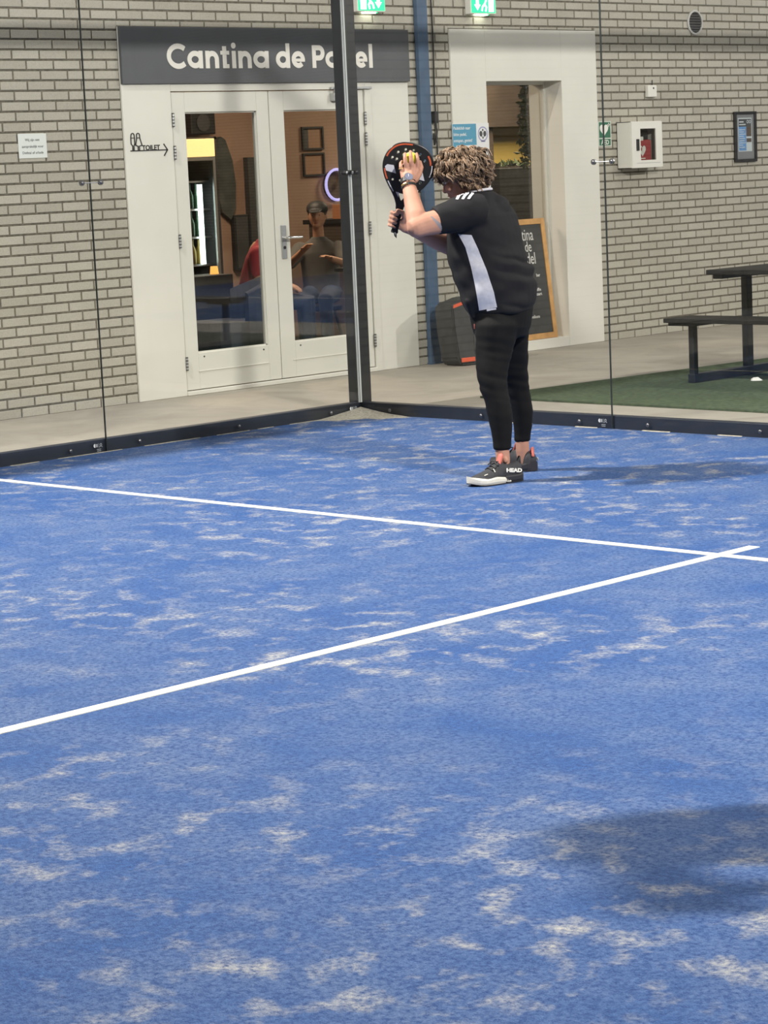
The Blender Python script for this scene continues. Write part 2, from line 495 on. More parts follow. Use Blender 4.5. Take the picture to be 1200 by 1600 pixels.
class MB:
    """collects simple shapes into one mesh"""

    def __init__(s):
        s.v = []
        s.f = []
        s.m = []

    def add(s, vs, fs, mi=0):
        k = len(s.v)
        s.v += [tuple(v) for v in vs]
        s.f += [tuple(i + k for i in f) for f in fs]
        s.m += [mi] * len(fs)
        return s

    def box(s, x0, x1, y0, y1, z0, z1, mi=0, ch=0.0):
        if ch <= 0:
            vs = [(x, y, z) for x in (x0, x1) for y in (y0, y1) for z in (z0, z1)]
            fs = [(0, 1, 3, 2), (4, 6, 7, 5), (0, 4, 5, 1), (2, 3, 7, 6), (0, 2, 6, 4), (1, 5, 7, 3)]
            return s.add(vs, fs, mi)
        bm = bmesh.new()
        bmesh.ops.create_cube(bm, size=1)
        for v in bm.verts:
            v.co = Vector(((x0 + x1) / 2 + v.co.x * (x1 - x0), (y0 + y1) / 2 + v.co.y * (y1 - y0), (z0 + z1) / 2 + v.co.z * (z1 - z0)))
        bmesh.ops.bevel(bm, geom=list(bm.edges), offset=ch, segments=2, profile=0.5, affect='EDGES')
        bm.verts.index_update()
        s.add([v.co[:] for v in bm.verts], [[v.index for v in f.verts] for f in bm.faces], mi)
        bm.free()
        return s

    def cyl(s, c, axis, r, h, n=16, mi=0, r2=None):
        """cylinder from c along axis, length h"""
        a = Vector(axis).normalized()
        t = a.orthogonal().normalized()
        b = a.cross(t)
        c = Vector(c)
        r2 = r if r2 is None else r2
        vs = []
        for k, rr in ((0, r), (1, r2)):
            for i in range(n):
                q = 2 * pi * i / n
                vs.append(c + a * (h * k) + (t * cos(q) + b * sin(q)) * rr)
        fs = [(i, (i + 1) % n, n + (i + 1) % n, n + i) for i in range(n)]
        fs.append(tuple(range(n - 1, -1, -1)))
        fs.append(tuple(range(n, 2 * n)))
        return s.add(vs, fs, mi)

    def dome(s, c, axis, r, h, n=14, mi=0):
        a = Vector(axis).normalized()
        t = a.orthogonal().normalized()
        b = a.cross(t)
        c = Vector(c)
        vs = []
        for k in range(4):
            ph = k / 4 * pi / 2
            for i in range(n):
                q = 2 * pi * i / n
                vs.append(c + a * (h * sin(ph)) + (t * cos(q) + b * sin(q)) * (r * cos(ph)))
        vs.append(c + a * h)
        fs = [(k * n + i, k * n + (i + 1) % n, (k + 1) * n + (i + 1) % n, (k + 1) * n + i) for k in range(3) for i in range(n)]
        fs += [(3 * n + i, 3 * n + (i + 1) % n, 4 * n) for i in range(n)]
        fs.append(tuple(range(n - 1, -1, -1)))
        return s.add(vs, fs, mi)

    def tube(s, pts, rads, n=10, mi=0, flat=None, cap=True):
        """tapered round tube along pts; flat=(axis, factor) squashes it along axis"""
        pts = [Vector(p) for p in pts]
        if not isinstance(rads, (list, tuple)):
            rads = [rads] * len(pts)
        P, R = [], []
        if cap:
            d = (pts[0] - pts[1]).normalized()
            for k in (1.0, 0.7, 0.35):
                P.append(pts[0] + d * rads[0] * k)
                R.append(rads[0] * sqrt(max(0.0, 1 - k * k)) + 0.0006)
        P += pts
        R += list(rads)
        if cap:
            d = (pts[-1] - pts[-2]).normalized()
            for k in (0.35, 0.7, 1.0):
                P.append(pts[-1] + d * rads[-1] * k)
                R.append(rads[-1] * sqrt(max(0.0, 1 - k * k)) + 0.0006)
        t0 = None
        vs = []
        for i, p in enumerate(P):
            a = (P[min(i + 1, len(P) - 1)] - P[max(i - 1, 0)]).normalized()
            if t0 is None:
                t0 = a.orthogonal().normalized()
            t0 = (t0 - a * t0.dot(a))
            t0 = t0.normalized() if t0.length > 1e-6 else a.orthogonal().normalized()
            b = a.cross(t0)
            for k in range(n):
                q = 2 * pi * k / n
                w = (t0 * cos(q) + b * sin(q)) * R[i]
                if flat is not None:
                    fa = Vector(flat[0])
                    w = w + fa * (w.dot(fa) * (flat[1] - 1))
                vs.append(p + w)
        m = len(P)
        fs = [(i * n + k, i * n + (k + 1) % n, (i + 1) * n + (k + 1) % n, (i + 1) * n + k) for i in range(m - 1) for k in range(n)]
        fs.append(tuple(range(n - 1, -1, -1)))
        fs.append(tuple(range((m - 1) * n, m * n)))
        return s.add(vs, fs, mi)

    def loft(s, rings, mi=0):
        n = len(rings[0])
        vs = [v for r in rings for v in r]
        m = len(rings)
        fs = [(i * n + k, i * n + (k + 1) % n, (i + 1) * n + (k + 1) % n, (i + 1) * n + k) for i in range(m - 1) for k in range(n)]
        fs.append(tuple(range(n - 1, -1, -1)))
        fs.append(tuple(range((m - 1) * n, m * n)))
        return s.add(vs, fs, mi)

    def ellipsoid(s, c, rad, rot=None, nu=20, nv=12, mi=0):
        c = Vector(c)
        vs = []
        for j in range(1, nv):
            ph = pi * j / nv
            for i in range(nu):
                q = 2 * pi * i / nu
                p = Vector((sin(ph) * cos(q) * rad[0], sin(ph) * sin(q) * rad[1], cos(ph) * rad[2]))
                if rot is not None:
                    p = rot @ p
                vs.append(c + p)
        top = Vector((0, 0, rad[2]))
        bot = Vector((0, 0, -rad[2]))
        if rot is not None:
            top, bot = rot @ top, rot @ bot
        vs += [c + top, c + bot]
        T, B = len(vs) - 2, len(vs) - 1
        fs = [(j * nu + i, (j + 1) * nu + i, (j + 1) * nu + (i + 1) % nu, j * nu + (i + 1) % nu) for j in range(nv - 2) for i in range(nu)]
        fs += [(T, i, (i + 1) % nu) for i in range(nu)]
        fs += [(B, (nv - 2) * nu + (i + 1) % nu, (nv - 2) * nu + i) for i in range(nu)]
        return s.add(vs, fs, mi)

    def plate(s, poly, fn, d, mi=0):
        """flat polygon (list of 2D points, counter-clockwise) placed by fn(a, b, depth), thickness d"""
        n = len(poly)
        vs = [fn(a, b, d) for a, b in poly] + [fn(a, b, 0.0) for a, b in poly]
        fs = [tuple(range(n))] + [tuple(range(2 * n - 1, n - 1, -1))]
        fs += [(i, n + i, n + (i + 1) % n, (i + 1) % n) for i in range(n)]
        return s.add(vs, fs, mi)

    def stroke(s, pts, w, fn, d, mi=0, closed=False):
        """ribbon of width w along 2D pts, placed by fn, thickness d"""
        P = [Vector((p[0], p[1])) for p in pts]
        n = len(P)
        L, R = [], []
        for i in range(n):
            if closed:
                a, b = P[(i - 1) % n], P[(i + 1) % n]
                e1, e2 = (P[i] - a).normalized(), (b - P[i]).normalized()
            else:
                e1 = (P[i] - P[i - 1]).normalized() if i > 0 else (P[1] - P[0]).normalized()
                e2 = (P[i + 1] - P[i]).normalized() if i < n - 1 else e1
            t = (e1 + e2)
            t = t.normalized() if t.length > 1e-6 else e1
            k = 1.0 / max(0.45, t.dot(e1))
            nn = Vector((-t.y, t.x)) * (w / 2 * k)
            L.append(P[i] + nn)
            R.append(P[i] - nn)
        rng = range(n if closed else n - 1)
        for i in rng:
            j = (i + 1) % n
            s.plate([R[i], R[j], L[j], L[i]], fn, d, mi)
        return s

    def obj(s, name, mat, parent=None, smooth=False, loc=None):
        me = bpy.data.meshes.new(name)
        me.from_pydata(s.v, [], s.f)
        if any(s.m):
            me.polygons.foreach_set('material_index', s.m)
        me.update()
        return link(name, me, mat, parent, smooth, loc)

    def mesh(s, name='tmp'):
        me = bpy.data.meshes.new(name)
        me.from_pydata(s.v, [], s.f)
        me.update()
        return me


def box(name, x0, x1, y0, y1, z0, z1, mat, parent=None, ch=0.0):
    return MB().box(x0, x1, y0, y1, z0, z1, 0, ch).obj(name, mat, parent)


def empty(name, loc=(0, 0, 0), rz=0.0):
    o = bpy.data.objects.new(name, None)
    COL.objects.link(o)
    o.location = loc
    o.rotation_euler = (0, 0, rz)
    o.empty_display_size = 0.1
    return o


def tag(o, label, cat, group=None):
    o['label'] = label
    o['category'] = cat
    if group:
        o['group'] = group
    return o


def struct(o, label=None):
    o['kind'] = 'structure'
    if label:
        o['label'] = label
    return o


def copy_tree(o, parent=None):
    c = o.copy()
    COL.objects.link(c)
    c.parent = parent
    for ch in list(o.children):
        copy_tree(ch, c)
    return c


def text(name, s, loc, size, mat, parent=None, rot=(radians(90), 0, radians(90)), ext=0.0006, off=0.0, align='LEFT', sx=1.0, shear=0.0, spacing=1.0):
    cu = bpy.data.curves.new(name, 'FONT')
    cu.body = s
    cu.size = size
    cu.extrude = ext
    cu.offset = off
    cu.align_x = align
    cu.shear = shear
    cu.space_character = spacing
    cu.resolution_u = 3
    t = bpy.data.objects.new(name, cu)
    COL.objects.link(t)
    dg = bpy.context.evaluated_depsgraph_get()
    me = bpy.data.meshes.new_from_object(t.evaluated_get(dg))
    bpy.data.objects.remove(t)
    if sx != 1.0:
        for v in me.vertices:
            v.co.x *= sx
    me.materials.clear()
    o = link(name, me, mat, parent)
    o.location = loc
    o.rotation_euler = rot
    return o


def remeshed(mb, voxel, smooth=2, fac=0.5):
    me = mb.mesh()
    o = bpy.data.objects.new('tmp', me)
    COL.objects.link(o)
    r = o.modifiers.new('r', 'REMESH')
    r.mode = 'VOXEL'
    r.voxel_size = voxel
    if smooth:
        sm = o.modifiers.new('s', 'SMOOTH')
        sm.iterations = smooth
        sm.factor = fac
    dg = bpy.context.evaluated_depsgraph_get()
    out = bpy.data.meshes.new_from_object(o.evaluated_get(dg))
    bpy.data.objects.remove(o)
    bpy.data.meshes.remove(me)
    return out


def YZ(x):
    """places 2D (a, b) drawings on a wall facing +x at plane x"""
    return lambda a, b, d: (x + d, a, b)


def arc(cx, cy, r, a0, a1, n=14, ry=None):
    ry = r if ry is None else ry
    return [(cx + r * cos(radians(a0 + (a1 - a0) * i / n)), cy + ry * sin(radians(a0 + (a1 - a0) * i / n))) for i in range(n + 1)]


# ================================================================== STRUCTURE
# ground
flr = MB()
flr.box(-2.3, 30, -32, 24, -0.3, -0.001)
struct(flr.obj('floor', M['concrete']))

turf = MB().box(0, 10, -20, 0, -0.02, 0.004).obj('court_turf', M['turf'])
struct(turf)
MB().box(0.0, 10.0, -3.075, -3.025, 0.0, 0.0062).obj('service_line', M['line'], turf)
MB().box(4.975, 5.025, -10, -2.83, 0.0, 0.0066).obj('centre_line', M['line'], turf)
turf2 = MB().box(0, 10, 6.0, 23.5, -0.02, 0.004).obj('neighbour_turf', M['turf'])
struct(turf2)
MB().box(0.0, 10.0, 9.0, 9.05, 0.0, 0.0062).obj('service_line', M['line'], turf2)

# the brick wall with its openings (recessed mortar body)
wl = MB()
TH = 0.30
for y0, y1, z0, z1 in ((-22, -0.05, 0, 7.6), (2.688, 3.16, 0, 7.6), (4.886, 24, 0, 7.6), (-0.05, 2.688, 2.5, 7.6), (3.16, 4.886, 2.513, 7.6)):
    wl.box(W - TH, W - 0.006, y0, y1, z0 - 0.05, z1)
wall = wl.obj('wall_left', M['mortar'])
struct(wall)

# bricks: full bricks share one mesh, cut ones get their own
BL, BH, PY, PZ = 0.2045, 0.0520, 0.2182, 0.0653


def brick_mb(L, H, mb=None, y=0.0, z=0.0, x=0.0):
    mb = mb or MB()
    c = 0.0025
    d = 0.014
    x0, x1 = x + W - d, x + W
    vs = [(x0, y, z), (x0, y + L, z), (x0, y + L, z + H), (x0, y, z + H),
          (x1 - c, y, z), (x1 - c, y + L, z), (x1 - c, y + L, z + H), (x1 - c, y, z + H),
          (x1, y + c, z + c), (x1, y + L - c, z + c), (x1, y + L - c, z + H - c), (x1, y + c, z + H - c)]
    fs = []
    for a in (0, 4):
        for i in range(4):
            j = (i + 1) % 4
            fs.append((a + i, a + j, a + 4 + j, a + 4 + i))
    fs.append((8, 9, 10, 11))
    mb.add(vs, fs)
    return mb


holes = [(-0.056, 2.692, -1, 2.505), (3.155, 4.891, -1, 2.52)]
HZ = [(-0.056, 2.692), (3.155, 4.891)]
bricks = []
for k in range(-1, 55):
    z0 = 0.062 + PZ * k + (PZ - BH) / 2
    ph = -0.045 + (0.0 if k % 2 == 0 else PY / 2)
    for i in range(-36, 60):
        y0 = ph + PY * i + 0.0068
        y1 = y0 + BL
        segs = [(y0, y1)]
        if any(z0 < hz1 <= z0 + BH for _, _, _, hz1 in holes):       # a course that meets the head of an opening
            cuts = sorted(c for h in HZ for c in h if y0 < c < y1)
            ed_ = [y0] + cuts + [y1]
            segs = list(zip(ed_[:-1], ed_[1:]))
        for h0, h1, hz0, hz1 in holes:
            if z0 + BH > hz0 and z0 + BH < hz1:
                ns = []
                for a, b in segs:
                    if b <= h0 or a >= h1:
                        ns.append((a, b))
                        continue
                    if a < h0:
                        ns.append((a, h0))
                    if b > h1:
                        ns.append((h1, b))
                segs = ns
        for a, b in segs:
            if b - a < 0.02:
                continue
            zz, hh = z0, BH
            if k == -1:
                zz, hh = 0.0, z0 + BH
            cut = [hz1 for h0, h1, hz0, hz1 in holes if a < h1 - 0.001 and b > h0 + 0.001 and zz < hz1 < zz + hh]
            if cut:
                hh = zz + hh - cut[0]
                zz = cut[0]
                if hh < 0.010:
                    continue
            bricks.append((a, b - a, zz, hh))
CP = Vector((10.244, -10.039, 1.502))
lim = []
for bk in bricks:
    a, L, z, h = bk
    d = Vector((W, a + L / 2, z + h / 2)) - CP
    zc = d.dot(FW)
    px, py = 600 + 3650 * d.dot(RT) / zc, 800 - 3650 * d.dot(UP) / zc
    vis = -25 < px < 1225 and -8 < py < 700
    size = L * h / zc ** 2 if vis else 0.0
    lim.append((size, bk))
lim.sort(key=lambda t: -t[0])
full = None
full_me = None
jit = random.Random(3)
for size, (a, L, z, h) in lim[:300]:
    if abs(L - BL) < 1e-4 and abs(h - BH) < 1e-4:
        if full_me is None:
            full_me = brick_mb(BL, BH).mesh('brick')
            full_me.materials.append(M['brick'])
        o = bpy.data.objects.new('brick', full_me)
        COL.objects.link(o)
        o.parent = wall
        o.location = (jit.uniform(-0.001, 0.001), a, z)
    else:
        brick_mb(L, h).obj('brick', M['brick'], wall, loc=(0, a, z))
rest = MB()
for size, (a, L, z, h) in lim[300:]:
    if size > 0 or (z < 3.4 and -8 < a < 9):
        brick_mb(L, h, rest, a, z, jit.uniform(-0.001, 0.001))
o = rest.obj('smaller_bricks', M['brick'], wall)
o['kind'] = 'stuff'

# rest of the hall (out of the picture, seen in the reflections)
hb = MB().box(-2.3, 30, 24, 24.3, 0, 7.6).obj('wall_back', M['hall_brick'])
struct(hb)
struct(MB().box(-2.3, 30, -32.3, -32, 0, 7.6).obj('wall_front', M['hall_brick']))
struct(MB().box(30, 30.3, -32, 24, 0, 7.6).obj('wall_right', plain('hall_plaster', (0.3, 0.29, 0.27), 0.9)))
struct(MB().box(-2.4, 30.3, -32.3, 24.3, 7.6, 7.8).obj('ceiling', plain('hall_ceiling', (0.35, 0.35, 0.35), 0.9)))

# cantina room behind the wall
room = MB()
room.box(-7.0, -5.45, -1.0, 6.0, 0, 2.9)
struct(room.obj('wall_cantina_back', M['brown_wall']))
struct(MB().box(-7.0, -5.45, 6.0, 10.5, 0, 2.9).obj('wall_cantina_window', M['yellow_wall']))
struct(MB().box(-5.45, -5.25, 5.8, 10.5, 1.84, 2.85).obj('trim_3', M['dark_brown']))
struct(MB().box(-5.45, -5.30, 5.8, 7.18, 0, 2.85).obj('trim_4', M['dark_brown']))
struct(MB().box(-7.0, W - TH, -1.2, -1.0, 0, 2.9).obj('wall_cantina_side', M['dark_brown']))
struct(MB().box(-7.0, W - TH, 10.5, 10.7, 0, 2.9).obj('wall_cantina_end', M['dark_brown']))
struct(MB().box(-7.0, W - TH, -1.2, 10.7, 2.9, 3.0).obj('ceiling_cantina', M['dark_brown']))
struct(MB().box(-7.0, -2.3, -1.2, 10.7, -0.1, -0.002).obj('floor_cantina', plain('cantina_floor', (0.05, 0.047, 0.045), 0.5)))

# ------------------------------------------------------------------ door surround, doors
t1 = MB()
XF = W + 0.012
t1.box(W - 0.10, XF, -0.05, 0.372, 0.0, 2.125, ch=0.003)
t1.box(W - 0.10, XF, 2.225, 2.29, 0.0, 2.125, ch=0.003)
t1.box(W - 0.10, XF - 0.006, 2.29, 2.688, 0.0, 2.125, ch=0.003)
t1.box(W - 0.10, XF, 0.372, 2.225, 2.072, 2.125, ch=0.003)
t1.box(W - 0.10, XF - 0.005, -0.05, 2.688, 2.125, 2.5)
trim1 = t1.obj('trim_1', M['white'])
struct(trim1, 'white painted board surround of the double doors')
struct(box('trim_2', W - 0.13, W + 0.025, 0.372, 2.225, 0.0, 0.03, M['white'], ch=0.004), 'pale threshold under the double doors')


def leaf(name, y0, y1, g0, g1, lab):
    r = empty(name, (W - 0.02, (y0 + y1) / 2, 0.036))
    struct(r, lab)
    ox, oy, oz = r.location

    def P(n, a0, a1, b0, b1, c0, c1, m=M['white_door'], ch=0.003):
        return box(n, a0 - ox, a1 - ox, b0 - oy, b1 - oy, c0 - oz, c1 - oz, m, r, ch)
    xa, xb = W - 0.048, W + 0.004
    P('stile', xa, xb, y0, g0, 0.036, 2.066)
    P('stile', xa, xb, g1, y1, 0.036, 2.066)
    P('rail', xa, xb, g0, g1, 1.93, 2.066)
    P('rail', xa, xb, g0, g1, 0.036, 0.287)
    P('weather_bar', xb - 0.001, xb + 0.005, y0 + 0.11, y1 - 0.12, 0.156, 0.163, ch=0.001)
    P('glass_pane', W - 0.028, W - 0.022, g0 - 0.002, g1 + 0.002, 0.285, 1.932, M['door_glass'], 0)
    bead = MB()
    for a, b, c, d in ((g0, g0 + 0.008, 0.287, 1.93), (g1 - 0.008, g1, 0.287, 1.93), (g0, g1, 0.287, 0.295), (g0, g1, 1.922, 1.93)):
        bead.box(W - 0.022 - ox, W - 0.012 - ox, a - oy, b - oy, c - oz, d - oz)
    bead.obj('glazing_bead', M['white_door'], r)
    for yy in (g0 + 0.05, g1 - 0.05):
        MB().cyl((xb - 0.001 - ox, yy - oy, 0.258 - oz), (1, 0, 0), 0.006, 0.004).obj('screw_cap', M['print_dark'], r)
    return r, ox, oy, oz


d1, ox, oy, oz = leaf('door_1', 0.38, 1.268, 0.497, 1.155, 'left leaf of the white double doors with a tall glass pane')
hm = MB()
for hz in (1.88, 1.66, 1.06, 0.22):
    h = MB()
    h.cyl((W + 0.017 - ox, 0.378 - oy, hz - oz - 0.045), (0, 0, 1), 0.008, 0.09, 12)
    for q in range(5):
        h.cyl((W + 0.017 - ox, 0.378 - oy, hz - oz - 0.045 + q * 0.0215), (0, 0, 1), 0.0095, 0.006, 12, 1)
    h.obj('hinge', [M['alu'], M['dark']], d1)
d2, ox, oy, oz = leaf('door_2', 1.276, 2.212, 1.415, 2.078, 'right leaf of the white double doors with the aluminium lever handle')
for hz in (1.86, 1.71, 1.06, 0.23):
    h = MB()
    h.cyl((W + 0.017 - ox, 2.216 - oy, hz - oz - 0.045), (0, 0, 1), 0.008, 0.09, 12)
    for q in range(5):
        h.cyl((W + 0.017 - ox, 2.216 - oy, hz - oz - 0.045 + q * 0.0215), (0, 0, 1), 0.0095, 0.006, 12, 1)
    h.obj('hinge', [M['alu'], M['dark']], d2)
hd = MB()
hd.box(W + 0.004 - ox, W + 0.012 - ox, 1.327 - oy, 1.375 - oy, 0.886 - oz, 1.124 - oz, ch=0.002)
hnd = hd.obj('handle_plate', M['alu'], d2)
lv = MB()
lv.tube([(W + 0.01 - ox, 1.352 - oy, 1.035 - oz), (W + 0.05 - ox, 1.352 - oy, 1.035 - oz), (W + 0.058 - ox, 1.362 - oy, 1.035 - oz), (W + 0.058 - ox, 1.48 - oy, 1.033 - oz)], 0.010, 10)
lv.obj('lever', M['chrome'], hnd, smooth=True)
MB().cyl((W + 0.011 - ox, 1.352 - oy, 0.965 - oz), (1, 0, 0), 0.012, 0.004, 14).obj('lock_cylinder', M['dark'], hnd)
cl = MB()
cl.box(W + 0.004 - ox, W + 0.05 - ox, 1.875 - oy, 1.95 - oy, 1.99 - oz, 2.045 - oz, ch=0.004)
clo = cl.obj('door_closer', M['alu'], d2)
cl2 = MB()
cl2.box(W + 0.013 - ox, W + 0.03 - ox, 1.87 - oy, 2.285 - oy, 2.073 - oz, 2.09 - oz, ch=0.002)
cl2.tube([(W + 0.035 - ox, 1.90 - oy, 2.045 - oz), (W + 0.035 - ox, 1.90 - oy, 2.078 - oz)], 0.008, 8)
cl2.obj('slide_rail', M['alu'], clo)

# name sign over the doors
sg = empty('name_sign', (W + 0.01, 1.32, 2.31))
tag(sg, 'dark grey sign board lettered Cantina de Padel above the double doors', 'sign')
box('board', -0.003, 0.022, -1.372, 1.37, -0.187, 0.191, M['sign_grey'], sg, ch=0.002)
SW = 0.0355


def letter(kind, y0, y1):
    """rounded sans letters from strokes; base z 2.223, x-height .118, cap .166"""
    mb = MB()
    b, xh, cap = 2.224, 0.118, 0.160
    fn = lambda a, c, d: (0.0218 + d, a - 1.32, c - 2.31)
    w = y1 - y0
    hw = SW / 2
    D = 0.003

    lay = [0]

    def st(p, closed=False):
        lay[0] += 1
        mb.stroke(p, SW, fn, D + 0.0006 * lay[0], closed=closed)
    r = (w - SW) / 2
    cy = b + xh / 2
    ry = xh / 2 - hw
    if kind == 'C':
        cyc = b + cap / 2 + 0.001
        st(arc(y0 + hw + 0.082, cyc, 0.082, 46, 314, 26, cap / 2 - hw + 0.005))
    if kind in 'ad':
        st(arc((y0 + y1) / 2, cy, r, 0, 345, 24, ry) + [], True)
        st([(y1 - hw, b), (y1 - hw, b + (xh if kind == 'a' else cap + 0.012))])
    if kind == 'n':
        st([(y0 + hw, b), (y0 + hw, b + xh)])
        st([(y0 + hw, b + xh * 0.5)] + arc((y0 + y1) / 2, b + xh - r - hw, r, 170, 0, 12, r) + [(y1 - hw, b)])
    if kind == 't':
        m = y0 + w * 0.46
        st([(m, b), (m, b + 0.15)])
        mb.stroke([(y0, b + xh - 0.013), (y1, b + xh - 0.013)], 0.026, fn, D + 0.002)
        mb.stroke([(m, b + 0.014), (y1 - 0.004, b + 0.014)], 0.028, fn, D + 0.0026)
    if kind == 'i':
        m = (y0 + y1) / 2
        st([(m, b), (m, b + xh)])
        mb.plate(arc(m, b + xh + 0.036, 0.0205, 0, 342, 18), fn, D)
    if kind == 'e':
        st(arc((y0 + y1) / 2, cy, r, 0, 318, 24, ry))
        mb.stroke([(y0 + hw, cy - 0.004), (y1 - 0.001, cy - 0.004)], 0.022, fn, D + 0.002)
    if kind == 'P':
        st([(y0 + hw, b), (y0 + hw, b + cap)])
        rr = 0.036
        st([(y0 + hw, b + cap - hw), (y1 - hw - rr, b + cap - hw)] + arc(y1 - hw - rr, b + cap - hw - rr, rr, 80, -80, 10, rr) + [(y1 - hw - rr, b + cap - hw - 2 * rr), (y0 + hw, b + cap - hw - 2 * rr)])
    if kind == 'l':
        m = (y0 + y1) / 2
        st([(m, b), (m, b + cap + 0.012)])
    o = mb.obj('letter', M['sign_white'], sg)
    return o


LY = [('C', 0.339, 0.508), ('a', 0.520, 0.657), ('n', 0.683, 0.803), ('t', 0.821, 0.899), ('i', 0.920, 0.966), ('n', 0.984, 1.105), ('a', 1.124, 1.268),
      ('d', 1.338, 1.471), ('e', 1.490, 1.617), ('P', 1.692, 1.813), ('a', 1.822, 1.962), ('d', 1.980, 2.110), ('e', 2.122, 2.244), ('l', 2.263, 2.301)]
for kd, a, b in LY:
    letter(kd, a, b)

# window surround and window
t2 = MB()
XD = W - 0.34
t2.box(XD, XF, 3.16, 3.554, 0, 2.514, ch=0.003)
t2.box(XD, XF, 4.447, 4.886, 0, 2.514, ch=0.003)
t2.box(XD, XF, 3.554, 4.447, 2.12, 2.514, ch=0.003)
t2.box(XD, XF, 3.554, 4.447, 0, 0.078, ch=0.003)
struct(t2.obj('trim_5', M['white']), 'white board surround and deep reveal of the narrow window')
w1 = empty('window_1', (W - 0.18, 4.0, 0.078))
struct(w1, 'tall narrow cantina window in the white surround')
fr = MB()
for a, b, c, d in ((-0.446, -0.421, 0, 2.042), (0.422, 0.447, 0, 2.042), (-0.421, 0.422, 0, 0.022), (-0.421, 0.422, 2.02, 2.042)):
    fr.box(-0.02, 0.02, a, b, c, d, ch=0.002)
fr.obj('window_frame', M['white_door'], w1)
MB().box(-0.003, 0.003, -0.422, 0.423, 0.02, 2.022).obj('glass_pane', M['door_glass'], w1)

# ------------------------------------------------------------------ padel court enclosure
# base rails
rl = empty('base_rail', (-0.03, -2.0, 0))
tag(rl, 'black steel base rail under the glass wall in front of the double doors', 'rail', )
box('profile', -0.03, 0.028, -2.4, 1.998, 0.0, 0.077, M['black_steel2'], rl, ch=0.003)
rl2 = empty('base_rail', (2.0, 0.03, 0))
tag(rl2, 'black steel base rail under the glass wall behind the player', 'rail')
box('profile', -1.998, 2.6, -0.028, 0.03, 0.0, 0.077, M['black_steel2'], rl2, ch=0.003)


def maker_mark(parent, fn, mirror=False):
    mb = MB()
    mb.plate(arc(-0.076, 0.046, 0.011, 90, 270, 10), fn, 0.0004)
    mb.plate([(-0.073, 0.037), (-0.058, 0.037), (-0.058, 0.055), (-0.073, 0.055)], fn, 0.0004, 1)
    mb.plate([(-0.0525, 0.034), (-0.0505, 0.034), (-0.0505, 0.058), (-0.0525, 0.058)], fn, 0.0004, 1)
    mb.stroke(arc(-0.036, 0.049, 0.006, 0, 345, 12), 0.004, fn, 0.0004, 1, closed=True)
    mb.stroke([(-0.047, 0.036), (-0.036, 0.043), (-0.026, 0.036)], 0.004, fn, 0.0004, 1)
    mb.plate([(-0.066, 0.023), (-0.036, 0.023), (-0.036, 0.0265), (-0.066, 0.0265)], fn, 0.0004, 1)
    mb.plate([(-0.064, 0.014), (-0.037, 0.014), (-0.037, 0.0175), (-0.064, 0.0175)], fn, 0.0004, 1)
    return mb.obj('maker_mark', [M['mark'], M['print_grey']], parent)


GT = 2.99


def glass_side(y0, y1, lab, corner=False):
    """panel of the wall along y, inner face at x = 0.012"""
    r = empty('glass_panel', (0.006, (y0 + y1) / 2, 0.004))
    tag(r, lab, 'glass panel', 'glass panels around the court corner')
    L = (y1 - y0) / 2
    MB().box(-0.006, 0.006, -L, L, 0.003, GT - 0.02).obj('sheet', M['glass'], r)
    e = MB()
    e.box(-0.0055, 0.0055, -L - 0.002, -L, 0.003, GT - 0.02)
    e.obj('edge_seal', M['glass_edge'], r)
    MB().box(-0.004, 0.0065, L - 0.004 if corner else L, L if corner else L + 0.002, 0.003 if not corner else 0.073, GT - 0.02).obj('edge_seal', M['glass_edge_lit'] if corner else M['glass_edge'], r)  # at the corner a pale painted-lit glass edge, elsewhere the seal
    for q in (0.25, 1.0, 1.75):
        MB().dome((0.006, L - q, 0.033), (1, 0, 0), 0.011, 0.007).obj('bolt', M['bolt'], r, smooth=True)
    maker_mark(r, lambda a, b, d: (0.0063 + d, (L if corner else L) + a - 0.004, b - 0.004))
    return r


def glass_back(x0, x1, lab, corner=False):
    r = empty('glass_panel', ((x0 + x1) / 2, -0.006, 0.004))
    tag(r, lab, 'glass panel', 'glass panels around the court corner')
    L = (x1 - x0) / 2
    MB().box(-L, L, -0.006, 0.006, 0.003, GT - 0.02).obj('sheet', M['glass'], r)
    MB().box(-L if corner else -L - 0.002, -L + 0.004 if corner else -L, -0.0065, 0.004, 0.003 if not corner else 0.073, GT - 0.02).obj('edge_seal', M['glass_edge_lit'] if corner else M['glass_edge'], r)  # corner end is the glass edge with its brightness in the colour
    MB().box(L, L + 0.002, -0.0055, 0.0055, 0.003, GT - 0.02).obj('edge_seal', M['glass_edge'], r)
    for q in (0.25, 1.0, 1.75):
        MB().dome((-L + q, -0.006, 0.033), (0, -1, 0), 0.011, 0.007).obj('bolt', M['bolt'], r, smooth=True)
    maker_mark(r, lambda a, b, d: (L - 0.006 + a, -0.0063 - d, b - 0.002))
    return r


glass_side(-1.9975, -0.014, 'glass panel between the corner post and the joint facing the double doors', True)
glass_side(-3.9975, -2.0025, 'glass panel facing the brick wall with the white notice')
glass_back(0.014, 1.9975, 'glass panel behind the player, beside the corner post', True)
glass_back(2.0025, 3.9975, 'glass panel in front of the picnic table')
